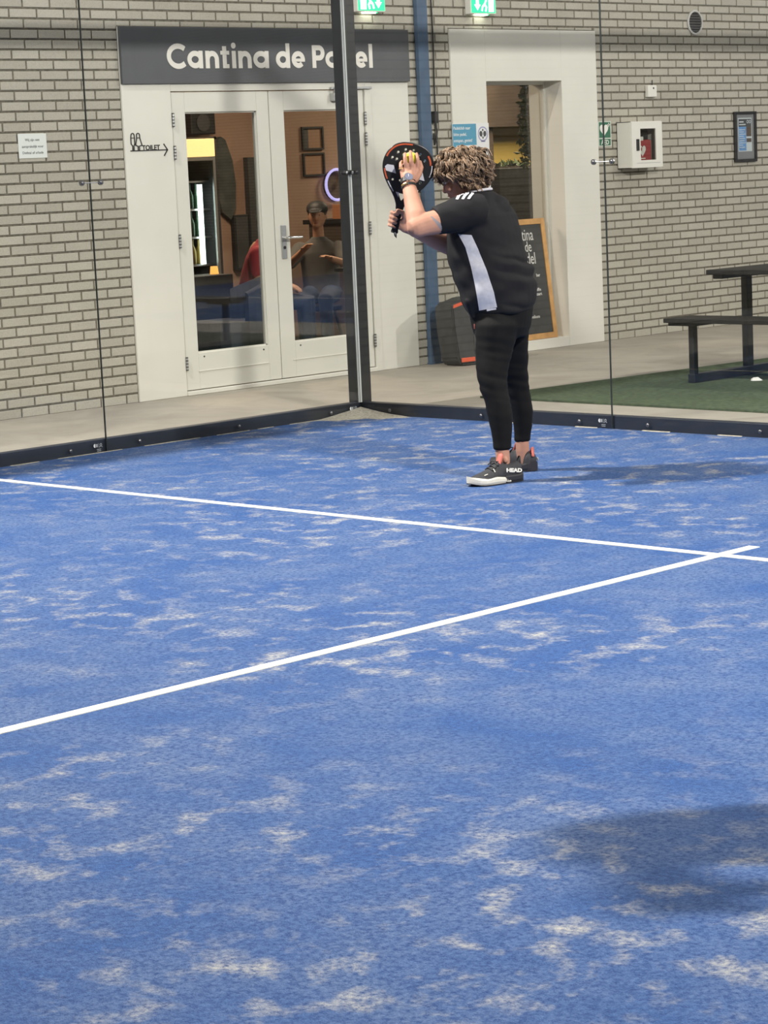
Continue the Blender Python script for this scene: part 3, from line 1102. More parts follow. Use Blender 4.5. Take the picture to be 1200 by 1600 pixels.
# the same mark is repeated at the joint of the side panels
# top rails over the glass
tr_ = empty('top_rail', (0.0, -2.0, 3.03))
tag(tr_, 'black steel rail along the top of the glass facing the doors', 'rail')
box('profile', -0.04, 0.04, -2.4, 1.998, -0.05, 0.06, M['black_steel'], tr_, ch=0.004)
box('added_shade_rail', -0.04, 0.04, 2.102, 10.0, -0.05, 0.06, M['black_steel'], tr_, ch=0.004)  # unseen run past the post, added to shade the bricks further along
tr2 = empty('top_rail', (2.0, 0.0, 3.03))
tag(tr2, 'black steel rail along the top of the glass behind the player', 'rail')
box('profile', -1.957, 2.6, -0.04, 0.04, -0.05, 0.06, M['black_steel'], tr2, ch=0.004)
# corner post
cp = empty('corner_post', (-0.05, 0.05, 0.0))
tag(cp, 'black square steel post at the corner of the glass court', 'post')
box('tube', -0.050, 0.050, -0.050, 0.050, 0.0, 3.08, M['black_steel'], cp, ch=0.004)
cc = MB()
cc.tube([(0.068, -0.125, 1.478), (0.068, -0.055, 1.478)], 0.014, 10)
cc.tube([(0.125, -0.068, 1.478), (0.055, -0.068, 1.478)], 0.014, 10)
cc.tube([(0.068, -0.055, 1.478), (0.055, -0.068, 1.478)], 0.010, 10)
ccl = cc.obj('glass_clamp', M['plastic_black'], cp, smooth=True)
for p, ax in (((0.080, -0.105, 1.478), (1, 0.15, 0)), ((0.105, -0.080, 1.478), (-0.15, -1, 0))):
    MB().dome(p, ax, 0.010, 0.006).obj('bolt', M['alu'], ccl, smooth=True)


# joint fittings
def fitting(loc, along_y, lab):
    r = empty('joint_fitting', loc)
    tag(r, lab, 'glass fitting', 'joint fittings on the glass')
    f = (lambda a, d, z: (d, a, z)) if along_y else (lambda a, d, z: (a, -d, z))
    ax = (1, 0, 0) if along_y else (0, -1, 0)
    for s in (-1, 1):
        MB().cyl(f(0.0645 * s, 0.0, 0), ax, 0.0155, 0.012, 18).obj('button', M['bolt'], r, smooth=False)
        MB().dome(f(0.0645 * s, 0.012, 0), ax, 0.010, 0.005).obj('cap', M['bolt'], r, smooth=True)
    MB().tube([f(-0.064, 0.004, 0), f(0.064, 0.004, 0)], 0.003, 8).obj('bar', M['alu'], r)
    return r


fitting((0.0121, -2.0, 1.488), True, 'steel two-button joint fitting beside the toilet arrow, on the glass facing the doors')
fitting((1.9975, -0.0121, 1.477), False, 'steel two-button joint fitting beside the defibrillator cabinet, on the glass')

# heap of sand in the corner
sd = MB()
n = 16
vs = [(0.0, 0.0, 0.045)]
for j in range(1, 6):
    for i in range(n):
        q = pi * 1.5 + (pi / 2) * i / (n - 1)
        rr = j / 5 * (0.30 + 0.14 * noise.noise((i * 0.3, 0, 1)) + 0.12 * abs(i - 7.5) / 7.5)
        vs.append((cos(q) * rr, sin(q) * rr, 0.045 * (1 - j / 5) ** 1.4 + 0.004 * noise.noise((i * 0.8, j * 0.9, 0)) * (j < 5)))
fs = [(0, 1 + i, 2 + i) for i in range(n - 1)]
for j in range(4):
    for i in range(n - 1):
        a = 1 + j * n + i
        fs.append((a, a + n, a + n + 1, a + 1))
sd.add(vs, fs)
o = sd.obj('sand_heap', M['sand'], smooth=True, loc=(0.014, -0.014, 0.004))
tag(o, 'small heap of loose sand in the court corner below the post', 'sand')
o['kind'] = 'stuff'
# thin windblown sand along the rails
sr = MB()
for i in range(90):
    y = -0.2 - i * 0.032
    wdt = 0.008 + 0.02 * noise.noise((i * 0.17, 2, 0))
    if wdt < 0.006:
        continue
    sr.add([(0.0125, y, 0.0075), (0.0125 + wdt, y, 0.0045), (0.0125 + wdt, y - 0.033, 0.0045), (0.0125, y - 0.033, 0.0075)], [(0, 3, 2, 1)])
for i in range(100):
    x = 0.2 + i * 0.032
    wdt = 0.002 + 0.022 * noise.noise((i * 0.13, 7, 0))
    if wdt < 0.005:
        continue
    sr.add([(x, -0.0125, 0.009), (x, -0.0125 - wdt, 0.0045), (x + 0.033, -0.0125 - wdt, 0.0045), (x + 0.033, -0.0125, 0.009)], [(0, 1, 2, 3)])
o = sr.obj('sand_drift', M['sand'])
tag(o, 'thin line of sand swept against the base rails', 'sand')
o['kind'] = 'stuff'

# ================================================================== THINGS ON AND BY THE WALL
# blue column (I-section) and cable
colm = empty('steel_column', (W + 0.02, 2.84, 0))
tag(colm, 'blue painted steel column standing against the brick wall', 'column')
MB().box(-0.019, 0.020, -0.055, 0.055, 0.012, 7.4, ch=0.003).obj('section', M['blue_steel'], colm)
pl = MB().box(-0.018, 0.028, -0.062, 0.062, 0, 0.012)
pl.obj('base_plate', M['blue_steel'], colm)
cb = MB()
pts = [(W + 0.012, 2.972 + 0.004 * sin(i * 0.9), 1.48 + i * 0.11) for i in range(20)]
cb.tube(pts, 0.006, 6)
o = cb.obj('power_cable', M['cable'], smooth=True)
tag(o, 'thin black cable running down the bricks beside the blue column', 'cable')
ob = empty('cable_box', (W + 0.032, 2.942, 1.84))
tag(ob, 'small dark bracket with hanging cord at the side of the blue column', 'bracket')
MB().box(-0.03, 0.02, -0.018, 0.022, -0.03, 0.06, ch=0.006).obj('body', M['plastic_black'], ob)
c2 = MB()
c2.tube([(0.0, 0.0, -0.025), (0.004, 0.012, -0.09), (0.0, 0.004, -0.15), (0.0, -0.016, -0.19), (0.0, -0.022, -0.11)], 0.008, 7)
c2.obj('cord', M['cable'], ob, smooth=True)


# exit signs
def exit_sign(yc, flip, lab):
    r = empty('exit_sign', (W + 0.0, yc, 2.70))
    tag(r, lab, 'exit sign', 'lit exit signs on the brick wall')
    box('housing', 0.0, 0.06, -0.145, 0.145, -0.075, 0.085, M['plastic_white'], r, ch=0.005)
    MB().box(0.06, 0.0635, -0.135, 0.135, -0.066, 0.078).obj('lit_panel', M['exit_green'], r)
    g = MB()
    fn = lambda a, b, d: (0.0636 + d, a * flip, b)

    def pp(poly):
        g.plate(poly if flip > 0 else poly[::-1], fn, 0.0008)
    # door, running person, arrow
    pp([(-0.115, -0.058), (-0.055, -0.058), (-0.055, 0.07), (-0.115, 0.07)])
    g.stroke([(-0.03, 0.03), (-0.012, 0.0), (-0.03, -0.025), (-0.02, -0.055)], 0.016, fn, 0.0008)
    g.stroke([(-0.012, 0.0), (0.012, -0.02), (0.022, -0.052)], 0.016, fn, 0.0008)
    pp(arc(-0.022, 0.055, 0.013, 0, 340, 12))
    pp([(0.055, 0.04), (0.085, 0.04), (0.085, -0.005), (0.105, -0.005), (0.07, -0.048), (0.035, -0.005), (0.055, -0.005)])
    g.obj('pictogram', M['exit_white'], r)
    MB().box(0.01, 0.05, -0.055, 0.055, -0.085, -0.0745).obj('down_light', M['exit_lamp'], r)
    MB().dome((0.03, 0.085, -0.075), (0, 0, -1), 0.008, 0.008).obj('status_lamp', M['exit_green'], r)
    return r


exit_sign(2.287, 1, 'lit green exit sign above the sign board, next to the corner post')
exit_sign(3.50, -1, 'lit green exit sign above the white window surround')

# round vent grille
vt = empty('air_vent', (W, 6.22, 2.597))
tag(vt, 'round dark air vent grille with a pale ring high in the brick wall', 'vent')
ring = MB()
n = 28
for i in range(n):
    q0, q1 = 2 * pi * i / n, 2 * pi * (i + 1) / n
    vs = []
    for q in (q0, q1):
        for rr, xx in ((0.104, 0.0), (0.104, 0.012), (0.088, 0.014), (0.088, 0.0)):
            vs.append((xx, rr * cos(q), rr * sin(q)))
    ring.add(vs, [(0, 4, 5, 1), (1, 5, 6, 2), (2, 6, 7, 3)])
ring.obj('ring', plain('vent_ring', (0.45, 0.45, 0.43), 0.5), vt)
MB().cyl((0.0, 0, 0), (1, 0, 0), 0.09, 0.003, 28).obj('duct', M['dark'], vt)
for k in range(8):
    z = -0.077 + k * 0.022
    hwid = sqrt(0.088 ** 2 - z ** 2)
    MB().add([(0.003, -hwid, z + 0.014), (0.003, hwid, z + 0.014), (0.012, hwid, z), (0.012, -hwid, z), (0.003, -hwid, z + 0.011), (0.003, hwid, z + 0.011), (0.012, hwid, z - 0.003), (0.012, -hwid, z - 0.003)],
             [(0, 1, 2, 3), (7, 6, 5, 4), (0, 4, 5, 1), (2, 6, 7, 3), (1, 5, 6, 2), (0, 3, 7, 4)]).obj('louvre', M['grey_dark'], vt)

# small white sensor box
se = empty('sensor_box', (W, 5.583, 2.03))
tag(se, 'small white sensor box on the bricks above the defibrillator cabinet', 'sensor')
box('housing', 0, 0.035, -0.058, 0.058, -0.052, 0.045, M['plastic_white'], se, ch=0.006)
MB().cyl((0.035, 0.012, 0.02), (1, 0, 0), 0.008, 0.002).obj('button', M['plastic_black'], se)
MB().tube([(0.008, 0.03, 0.044), (0.008, 0.032, 0.085)], 0.004, 6).obj('cord', M['cable'], se)

# defibrillator cabinet
ae = empty('defibrillator_cabinet', (W, 5.335, 1.59))
tag(ae, 'white wall cabinet with a window showing a red defibrillator bag', 'cabinet')
D = 0.145
cbx = MB()
H0, H1, Y0, Y1 = -0.192, 0.188, -0.20, 0.205
for a, b, c, d, e, f in ((0, 0.006, Y0, Y1, H0, H1), (0, D, Y0, Y0 + 0.006, H0, H1), (0, D, Y1 - 0.006, Y1, H0, H1), (0, D, Y0, Y1, H0, H0 + 0.006), (0, D, Y0, Y1, H1 - 0.006, H1)):
    cbx.box(a, b, c, d, e, f)
cbx.obj('case', M['plastic_white'], ae)
dr = MB()
gy0, gy1, gz0, gz1 = -0.085, 0.118, -0.128, 0.128
for c, d, e, f in ((Y0 + 0.002, gy0, H0 + 0.003, H1 - 0.003), (gy1, Y1 - 0.002, H0 + 0.003, H1 - 0.003), (gy0, gy1, H0 + 0.003, gz0), (gy0, gy1, gz1, H1 - 0.003)):
    dr.box(D, D + 0.012, c, d, e, f)
door = dr.obj('door', M['plastic_white'], ae)
MB().box(D + 0.003, D + 0.007, gy0, gy1, gz0, gz1).obj('door_glass', M['door_glass'], door)
MB().box(D + 0.011, D + 0.020, -0.142, -0.106, -0.05, 0.045, ch=0.004).obj('handle', M['plastic_black'], door)
MB().box(D + 0.0121, D + 0.0128, -0.14, 0.17, -0.1525, -0.1495).obj('groove', M['print_grey'], door)
MB().box(0.006, 0.009, Y0 + 0.006, Y1 - 0.006, H0 + 0.006, H1 - 0.006).obj('lining', M['grey_dark'], ae)
bg = empty('defibrillator_bag', (W + 0.085, 5.345, 1.404))
tag(bg, 'red defibrillator bag with a white heart inside the white cabinet', 'bag')
MB().box(-0.045, 0.05, -0.125, 0.078, 0.0, 0.225, ch=0.015).obj('body', M['red'], bg)
MB().box(0.01, 0.052, -0.115, -0.03, 0.215, 0.25, ch=0.005).obj('label_flap', M['plastic_white'], bg)
MB().tube([(0.0, -0.04, 0.22), (0.0, 0.0, 0.268), (0.0, 0.045, 0.22)], 0.009, 8).obj('handle', M['plastic_black'], bg, smooth=True)
ht = []
for i in range(28):
    q = 2 * pi * i / 28
    ht.append((-0.045 + 0.0027 * 16 * sin(q) ** 3, 0.138 + 0.0032 * (13 * cos(q) - 5 * cos(2 * q) - 2 * cos(3 * q) - cos(4 * q))))
hm = MB().plate(ht[::-1], lambda a, b, d: (0.050 + d, a, b), 0.001)
hm.plate([(-0.062, 0.165), (-0.046, 0.152), (-0.056, 0.148), (-0.04, 0.115), (-0.05, 0.138), (-0.068, 0.135)], lambda a, b, d: (0.0512 + d, a, b), 0.0006, 1)
hm.obj('heart_mark', [M['plastic_white'], M['red']], bg)
MB().box(0.0503, 0.051, -0.085, -0.01, 0.068, 0.076).obj('print', M['plastic_white'], bg)

# AED pictogram sign
ag = empty('defibrillator_sign', (W, 4.979, 1.687))
tag(ag, 'small green and white AED heart sign next to the window surround', 'sign')
box('plate', 0.001, 0.004, -0.083, 0.083, -0.100, 0.103, plain('sign_plate_white', (0.55, 0.58, 0.52), 0.5), ag)
g = MB()
fn = lambda a, b, d: (0.004 + d, a, b)
g.plate([(-0.072, -0.030), (0.072, -0.030), (0.072, 0.096), (-0.072, 0.096)], fn, 0.0006)
g.plate([(-0.072, -0.092), (0.072, -0.092), (0.072, -0.040), (-0.072, -0.040)], fn, 0.0006)
g.obj('green_field', M['green_sign'], ag)
ht = []
for i in range(28):
    q = 2 * pi * i / 28
    ht.append((-0.01 + 0.0034 * 16 * sin(q) ** 3, 0.036 + 0.0034 * (13 * cos(q) - 5 * cos(2 * q) - 2 * cos(3 * q) - cos(4 * q))))
g = MB().plate(ht[::-1], lambda a, b, d: (0.0047 + d, a, b), 0.0006)
for k in ((0.05, 0.07, 0.009, 0.027), (0.041, 0.079, 0.018, 0.018)):
    pass
g.plate([(0.047, 0.058), (0.056, 0.058), (0.056, 0.090), (0.047, 0.090)], lambda a, b, d: (0.0047 + d, a, b), 0.0006)
g.plate([(0.036, 0.069), (0.067, 0.069), (0.067, 0.079), (0.036, 0.079)], lambda a, b, d: (0.0047 + d, a, b), 0.0006)
g.obj('heart', M['plastic_white'], ag)
text('lettering', 'AED', (0.0047, 0.0, -0.084), 0.052, M['plastic_white'], ag, align='CENTER', off=0.001)

# framed leaflet
pf = empty('picture_frame', (W, 6.897, 1.62))
tag(pf, 'black picture frame holding a blue leaflet, on the brick wall above the picnic table', 'picture frame')
f = MB()
for a, b, c, d in ((-0.16, -0.132, -0.215, 0.22), (0.132, 0.16, -0.215, 0.22), (-0.132, 0.132, -0.215, -0.19), (-0.132, 0.132, 0.198, 0.22)):
    f.box(0.001, 0.022, a, b, c, d, ch=0.002)
f.obj('frame', M['plastic_black'], pf)
MB().box(0.002, 0.008, -0.133, 0.133, -0.191, 0.199).obj('passepartout', M['frame_grey'], pf)
l = MB()
fn = lambda a, b, d: (0.0082 + d, a, b)
rect = lambda a, b, c, d: [(a, c), (b, c), (b, d), (a, d)]
l.plate(rect(-0.10, 0.10, -0.125, 0.165), fn, 0.0006, 0)
f2 = lambda a, b, d: (0.0089 + d, a, b)
l.plate(rect(-0.092, 0.015, -0.117, 0.09), f2, 0.0005, 1)
l.plate(rect(-0.092, 0.092, 0.09, 0.155), f2, 0.0005, 2)
l.plate(rect(0.018, 0.092, 0.005, 0.09), f2, 0.0005, 3)
l.plate(rect(0.018, 0.092, -0.045, -0.012), f2, 0.0005, 3)
f3 = lambda a, b, d: (0.0095 + d, a, b)
for k, wdt in enumerate((0.085, 0.07, 0.09, 0.06, 0.08, 0.075, 0.09, 0.05, 0.08)):
    l.plate(rect(-0.085, -0.085 + wdt, 0.06 - k * 0.019, 0.067 - k * 0.019), f3, 0.0004, 0)
l.plate(rect(-0.085, -0.02, 0.125, 0.137), f3, 0.0004, 0)
l.plate(rect(-0.085, 0.01, 0.103, 0.113), f3, 0.0004, 0)
l.stroke(arc(0.04, 0.132, 0.012, 0, 345, 12), 0.006, f3, 0.0004, 0, closed=True)
l.stroke(arc(0.072, 0.132, 0.012, 0, 345, 12), 0.006, f3, 0.0004, 0, closed=True)
l.obj('leaflet', [M['leaf_pale'], M['leaf_blue'], M['print_dark'], M['dark_brown']], pf)

# white notice
nt_ = empty('notice', (W, -0.805, 1.738))
tag(nt_, 'white laminated notice with three printed lines on the bricks', 'notice')
box('sheet', 0.001, 0.004, -0.112, 0.114, -0.079, 0.077, M['notice_white'], nt_, ch=0.001)
for s, zz in (('Wij zijn niet', 0.030), ('aansprakelijk voor', -0.012), ('Diefstal of schade', -0.052)):
    text('lettering', s, (0.0042, 0.0, zz), 0.0235, M['print_dark'], nt_, align='CENTER')

# toilet arrow, wire sign
ta = empty('toilet_sign', (W + 0.012, 0.155, 1.683))
tag(ta, 'black cut-out toilet sign with two figures and an arrow, on the white boards', 'sign')
g = MB()
fn = lambda a, b, d: (d, a, b)
g.stroke([(-0.162, 0.0), (0.158, 0.0)], 0.0065, fn, 0.004)
g.stroke([(0.128, 0.040), (0.160, 0.0), (0.128, -0.040)], 0.0075, fn, 0.004)
arr = g.obj('arrow', M['dark'], ta)
mn = MB()
mn.stroke([(-0.141, 0.0), (-0.141, 0.032), (-0.153, 0.045), (-0.153, 0.085)] + arc(-0.137, 0.102, 0.0135, 180, 0, 8) + [(-0.122, 0.085), (-0.122, 0.045), (-0.130, 0.032), (-0.130, 0.0)], 0.0065, fn, 0.004)
mn.stroke([(-0.149, 0.085), (-0.126, 0.085)], 0.005, fn, 0.004)
mn.obj('man_figure', M['dark'], ta)
wm = MB()
wm.stroke([(-0.095, 0.0), (-0.095, 0.030), (-0.115, 0.036), (-0.103, 0.085)] + arc(-0.090, 0.102, 0.0135, 180, 0, 8) + [(-0.077, 0.085), (-0.060, 0.036), (-0.083, 0.030), (-0.083, 0.0)], 0.0065, fn, 0.004)
wm.stroke([(-0.102, 0.085), (-0.078, 0.085)], 0.005, fn, 0.004)
wm.obj('woman_figure', M['dark'], ta)
tx = text('lettering', 'TOILET', (0.0, 0.018, 0.002), 0.047, M['dark'], ta, align='CENTER', ext=0.002, off=0.0012)

# poster on the window surround
po = empty('poster', (XF, 3.36, 1.56))
tag(po, 'blue and white padel poster taped to the white window surround', 'poster')
box('sheet', 0.0, 0.002, -0.215, 0.20, -0.25, 0.243, M['poster_white'], po)
g = MB()
fn = lambda a, b, d: (0.002 + d, a, b)
g.plate([(-0.212, -0.05), (-0.175, -0.05), (-0.175, 0.078), (0.055, 0.078), (0.055, 0.24), (-0.212, 0.24)], fn, 0.0005)
g.obj('blue_field', M['poster_blue'], po)
for s, zz in (('Padelclub naar', 0.198), ('bitte padel,', 0.151), ('ontspan, geniet!', 0.104)):
    text('lettering', s, (0.0027, -0.203, zz), 0.0335, M['poster_white'], po, off=0.0004, sx=0.98)
g = MB()
g.stroke(arc(0.13, 0.16, 0.052, 0, 350, 26), 0.011, fn, 0.0006, 1, closed=True)
g.plate(arc(0.108, 0.162, 0.018, 0, 340, 14, 0.022), fn, 0.0006)
g.plate(arc(0.152, 0.162, 0.018, 0, 340, 14, 0.022), fn, 0.0006)
g.plate(arc(0.13, 0.190, 0.009, 0, 340, 10), fn, 0.0006)
g.stroke([(0.116, 0.146), (0.13, 0.126), (0.144, 0.146)], 0.007, fn, 0.0006)
g.plate([(0.105, 0.098), (0.155, 0.098), (0.155, 0.108), (0.105, 0.108)], fn, 0.0006, 1)
g.obj('club_emblem', [M['print_dark'], M['violet']], po)
g = MB()
for k in range(5):
    g.plate([(0.09, 0.02 - k * 0.05), (0.125, 0.02 - k * 0.05), (0.125, 0.05 - k * 0.05), (0.09, 0.05 - k * 0.05)], fn, 0.0006)
    g.plate([(0.14, 0.025 - k * 0.05), (0.175, 0.025 - k * 0.05), (0.175, 0.033 - k * 0.05), (0.14, 0.033 - k * 0.05)], fn, 0.0006)
    g.plate([(-0.15, 0.02 - k * 0.05), (0.05 - 0.02 * (k % 2), 0.02 - k * 0.05), (0.05 - 0.02 * (k % 2), 0.03 - k * 0.05), (-0.15, 0.03 - k * 0.05)], fn, 0.0006)
g.obj('print', M['print_grey'], po)

# chalk board leaning in the window reveal
ch = empty('chalkboard', (W - 0.045, 4.055, 0.0785))
tilt = radians(-6.6)
ch.rotation_euler = (0, tilt, 0)
tag(ch, 'oak framed chalkboard leaning in the window reveal behind the player', 'chalkboard')
CW, CH = 0.30, 0.965
for a, b, c, d in ((-CW, -CW + 0.045, 0, CH), (CW - 0.045, CW, 0, CH), (-CW + 0.045, CW - 0.045, 0, 0.045), (-CW + 0.045, CW - 0.045, CH - 0.045, CH)):
    box('frame_bar', -0.012, 0.012, a, b, c, d, M['oak'], ch, ch=0.002)
box('board', -0.006, 0.004, -CW + 0.04, CW - 0.04, 0.04, CH - 0.04, M['chalkboard'], ch)
for s, yy, zz, sz in (('Cantina', 0.005, 0.795, 0.135), ('de', 0.075, 0.705, 0.12), ('Padel', 0.05, 0.605, 0.135)):
    text('lettering', s, (0.0042, yy, zz), sz, M['chalk'], ch, align='CENTER', sx=0.70)
for s, yy, zz in (('bar', 0.155, 0.50), ('koffie', 0.13, 0.385), ('taart', 0.14, 0.35), ('welkom', 0.06, 0.17)):
    text('lettering', s, (0.0042, yy, zz), 0.035, M['chalk'], ch, align='CENTER', off=0.0006)

# black case with orange strips beside the column
ca = empty('equipment_case', (-1.76, 2.90, 0.0))
ca.rotation_euler = (0, radians(-4), radians(-8))
tag(ca, 'black rounded case with two orange strips standing by the blue column', 'case')
prof = [(-0.155, 0.0), (0.16, 0.0), (0.20, 0.04), (0.215, 0.25), (0.225, 0.46), (0.19, 0.51), (-0.02, 0.515), (-0.20, 0.468), (-0.215, 0.44), (-0.212, 0.27), (-0.19, 0.05)]
bm = bmesh.new()
vf = [bm.verts.new((0.11, a, b)) for a, b in prof]
vb = [bm.verts.new((-0.11, a, b)) for a, b in prof]
bm.faces.new(vf)
bm.faces.new(vb[::-1])
for i in range(len(prof)):
    j = (i + 1) % len(prof)
    bm.faces.new((vf[i], vb[i], vb[j], vf[j]))
bmesh.ops.recalc_face_normals(bm, faces=bm.faces)
bmesh.ops.bevel(bm, geom=list(bm.edges), offset=0.016, segments=3, affect='EDGES')
me = bpy.data.meshes.new('shell')
bm.to_mesh(me)
bm.free()
link('shell', me, M['case'], ca)
MB().add([(0.111, -0.205, 0.430), (0.111, -0.065, 0.462), (0.111, -0.06, 0.486), (0.111, -0.20, 0.455), (0.117, -0.205, 0.430), (0.117, -0.065, 0.462), (0.117, -0.06, 0.486), (0.117, -0.20, 0.455)],
         [(4, 5, 6, 7), (0, 1, 5, 4), (1, 2, 6, 5), (2, 3, 7, 6), (3, 0, 4, 7)]).obj('orange_strip', M['orange_red'], ca)
box('orange_strip', 0.108, 0.117, -0.165, -0.035, 0.022, 0.055, M['orange_red'], ca, ch=0.003)
box('front_panel', 0.109, 0.114, -0.03, 0.19, 0.07, 0.47, M['grey_dark'], ca, ch=0.003)
MB().stroke([(0.06, 0.045), (0.075, 0.035), (0.09, 0.036), (0.105, 0.028)], 0.006, lambda a, b, d: (0.111 + d, a, b), 0.001).obj('mark', M['mark'], ca)

# artificial grass mat, picnic table, paper scrap
mt = MB()
mt.add([(0.06, 1.025, 0.0), (5.2, 0.96, 0.0), (5.4, 4.6, 0.0), (0.34, 4.7, 0.0), (0.06, 1.025, 0.012), (5.2, 0.96, 0.012), (5.4, 4.6, 0.012), (0.34, 4.7, 0.012)],
       [(4, 5, 6, 7), (0, 1, 5, 4), (1, 2, 6, 5), (2, 3, 7, 6), (3, 0, 4, 7)])
o = mt.obj('grass_mat', M['mat_green'])
tag(o, 'green artificial grass mat on the concrete behind the court', 'mat')

pt = empty('picnic_table', (1.70, 2.81, 0.012))
tag(pt, 'black picnic table with attached benches standing on the green mat', 'picnic table')
TX0, TX1 = -0.93, 0.93
box('table_top', -0.885, 0.92, -0.36, 0.36, 0.69, 0.722, M['table_black'], pt, ch=0.004)
for s in (-1, 1):
    box('bench_seat', -0.95, 0.95, 0.60 * s - 0.145, 0.60 * s + 0.145, 0.40, 0.430, M['table_black'], pt, ch=0.004)
for x in (-0.82, 0.78):
    lg = MB()
    lg.box(x - 0.028, x + 0.028, -0.628, 0.628, 0.0, 0.058, ch=0.003)
    lg.obj('floor_beam', M['black_steel'], pt)
    box('pedestal', x - 0.025, x + 0.025, -0.03, 0.03, 0.055, 0.685, M['black_steel'], pt, ch=0.004)
    box('support_bar', x - 0.04, x + 0.04, -0.32, 0.32, 0.66, 0.691, M['black_steel'], pt, ch=0.004)
    for s in (-1, 1):
        box('bench_leg', x - 0.022, x + 0.022, 0.60 * s - 0.022, 0.60 * s + 0.022, 0.055, 0.385, M['black_steel'], pt, ch=0.004)
        box('support_plate', x - 0.11, x + 0.11, 0.60 * s - 0.12, 0.60 * s + 0.12, 0.380, 0.401, M['black_steel'], pt, ch=0.004)
sl = MB()
ps = MB()
vs = []
for j in range(3):
    for i in range(7):
        q = 2 * pi * i / 7
        rr = (0.035, 0.028, 0.012)[j] * (1 + 0.35 * noise.noise((i * 1.3, j, 4)))
        vs.append((rr * cos(q) * 1.25, rr * sin(q) * 0.9, (0.0, 0.012, 0.02)[j] + 0.004 * noise.noise((i, j * 2.1, 9))))
ps.add(vs, [(j * 7 + i, j * 7 + (i + 1) % 7, (j + 1) * 7 + (i + 1) % 7, (j + 1) * 7 + i) for j in range(2) for i in range(7)] + [tuple(range(14, 21)), tuple(range(6, -1, -1))])
o = ps.obj('paper_scrap', M['paper'], loc=(1.195, 2.46, 0.013))
tag(o, 'crumpled scrap of white paper lying on the green mat', 'paper')

# ================================================================== INSIDE THE CANTINA
fg = empty('drinks_fridge', (-4.25, 2.12, 0.0))
tag(fg, 'lit glass-front drinks fridge seen through the left door pane', 'fridge')
fx = 0.35
cs = MB()
for a, b, c, d, e, f in ((-0.30, -0.28, -0.24, 0.24, 0, 1.80), (-0.30, fx, -0.24, -0.215, 0, 1.80), (-0.30, fx, 0.215, 0.24, 0, 1.80), (-0.30, fx, -0.24, 0.24, 1.78, 1.80), (-0.30, fx, -0.24, 0.24, 0, 0.70)):
    cs.box(a, b, c, d, e, f)
cs.obj('cabinet', M['grey_dark'], fg)
box('liner', -0.279, -0.26, -0.214, 0.214, 0.70, 1.64, M['plastic_white'], fg)
box('lit_header', 0.30, fx + 0.02, -0.22, 0.20, 1.645, 1.785, M['warm_box'], fg, ch=0.005)
box('led_strip', 0.27, 0.30, 0.075, 0.105, 0.80, 1.43, M['led'], fg)
for k, z in enumerate((0.80, 1.02, 1.24, 1.46)):
    box('shelf', -0.25, 0.27, -0.21, 0.21, z - 0.015, z, M['alu'], fg)
df = MB()
for a, b, c, d in ((-0.24, -0.215, 0.70, 1.64), (0.19, 0.215, 0.70, 1.64), (-0.215, 0.19, 0.70, 0.725), (-0.215, 0.19, 1.615, 1.64)):
    df.box(fx - 0.02, fx, a, b, c, d)
df.obj('door_frame', M['alu'], fg)


def bottle(loc, mat, lab):
    r = MB()
    n = 12
    rings = []
    for z, rr in ((0, 0.026), (0.005, 0.03), (0.10, 0.03), (0.13, 0.022), (0.15, 0.011), (0.185, 0.010), (0.19, 0.012), (0.198, 0.012)):
        rings.append([(rr * cos(2 * pi * i / n), rr * sin(2 * pi * i / n), z) for i in range(n)])
    r.loft(rings)
    o = r.obj('bottle', mat, smooth=True)
    o.location = loc
    tag(o, lab, 'bottle', 'bottles in the drinks fridge')
    return o


for k, z in enumerate((0.80, 1.02, 1.24)):
    for j in range(5):
        nm = ('lowest', 'middle', 'top')[k]
        pos = ('first', 'second', 'third', 'fourth', 'fifth')[j]
        bottle((-4.02, 1.965 + j * 0.062, z + 0.001), M['bottle'] if k else M['bottle2'], '%s beer bottle on the %s fridge shelf, counting towards the light strip' % (pos, nm))

# things on the brown wall
bw = -5.45
o = MB()
pts = [(3.70, 1.17), (3.80, 1.10), (3.86, 1.20), (3.875, 1.42), (3.85, 1.62), (3.78, 1.80), (3.73, 1.83), (3.68, 1.79), (3.66, 1.60), (3.66, 1.35)]
o.plate(pts, YZ(bw), 0.05)
o = o.obj('wall_board', M['dark_brown'])
o.data.materials[0] = plain('wall_board_dark', (0.055, 0.06, 0.055), 0.7, nscale=9, namt=0.5)
tag(o, 'dark leaf shaped board hanging on the brown cantina wall', 'wall board')
sp = empty('wall_speaker', (bw, 3.42, 1.95))
tag(sp, 'dark box speaker high on the brown cantina wall above the fridge', 'speaker')
box('housing', 0, 0.18, -0.14, 0.14, -0.10, 0.12, M['dark'], sp, ch=0.01)
MB().cyl((0.18, 0, 0.0), (1, 0, 0), 0.075, 0.005, 20).obj('cone', M['grey_dark'], sp)
for zc, lab in ((1.79, 'upper of two thin black picture frames on the brown cantina wall'), (1.553, 'lower of two thin black picture frames on the brown cantina wall')):
    r = empty('picture_frame', (bw, 4.875, zc))
    tag(r, lab, 'picture frame', 'pair of frames in the cantina')
    m_ = MB()
    for a, b, c, d in ((-0.135, -0.117, -0.105, 0.105), (0.117, 0.135, -0.105, 0.105), (-0.117, 0.117, -0.105, -0.088), (-0.117, 0.117, 0.088, 0.105)):
        m_.box(0.001, 0.02, a, b, c, d)
    m_.obj('frame', M['dark'], r)
    MB().box(0.001, 0.006, -0.117, 0.117, -0.088, 0.088).obj('picture', plain('picture_brown', (0.33, 0.19, 0.12), 0.5), r)
    if zc > 1.7:
        MB().box(0.006, 0.007, -0.117, -0.05, -0.088, 0.088).obj('dark_strip', M['grey_dark'], r)
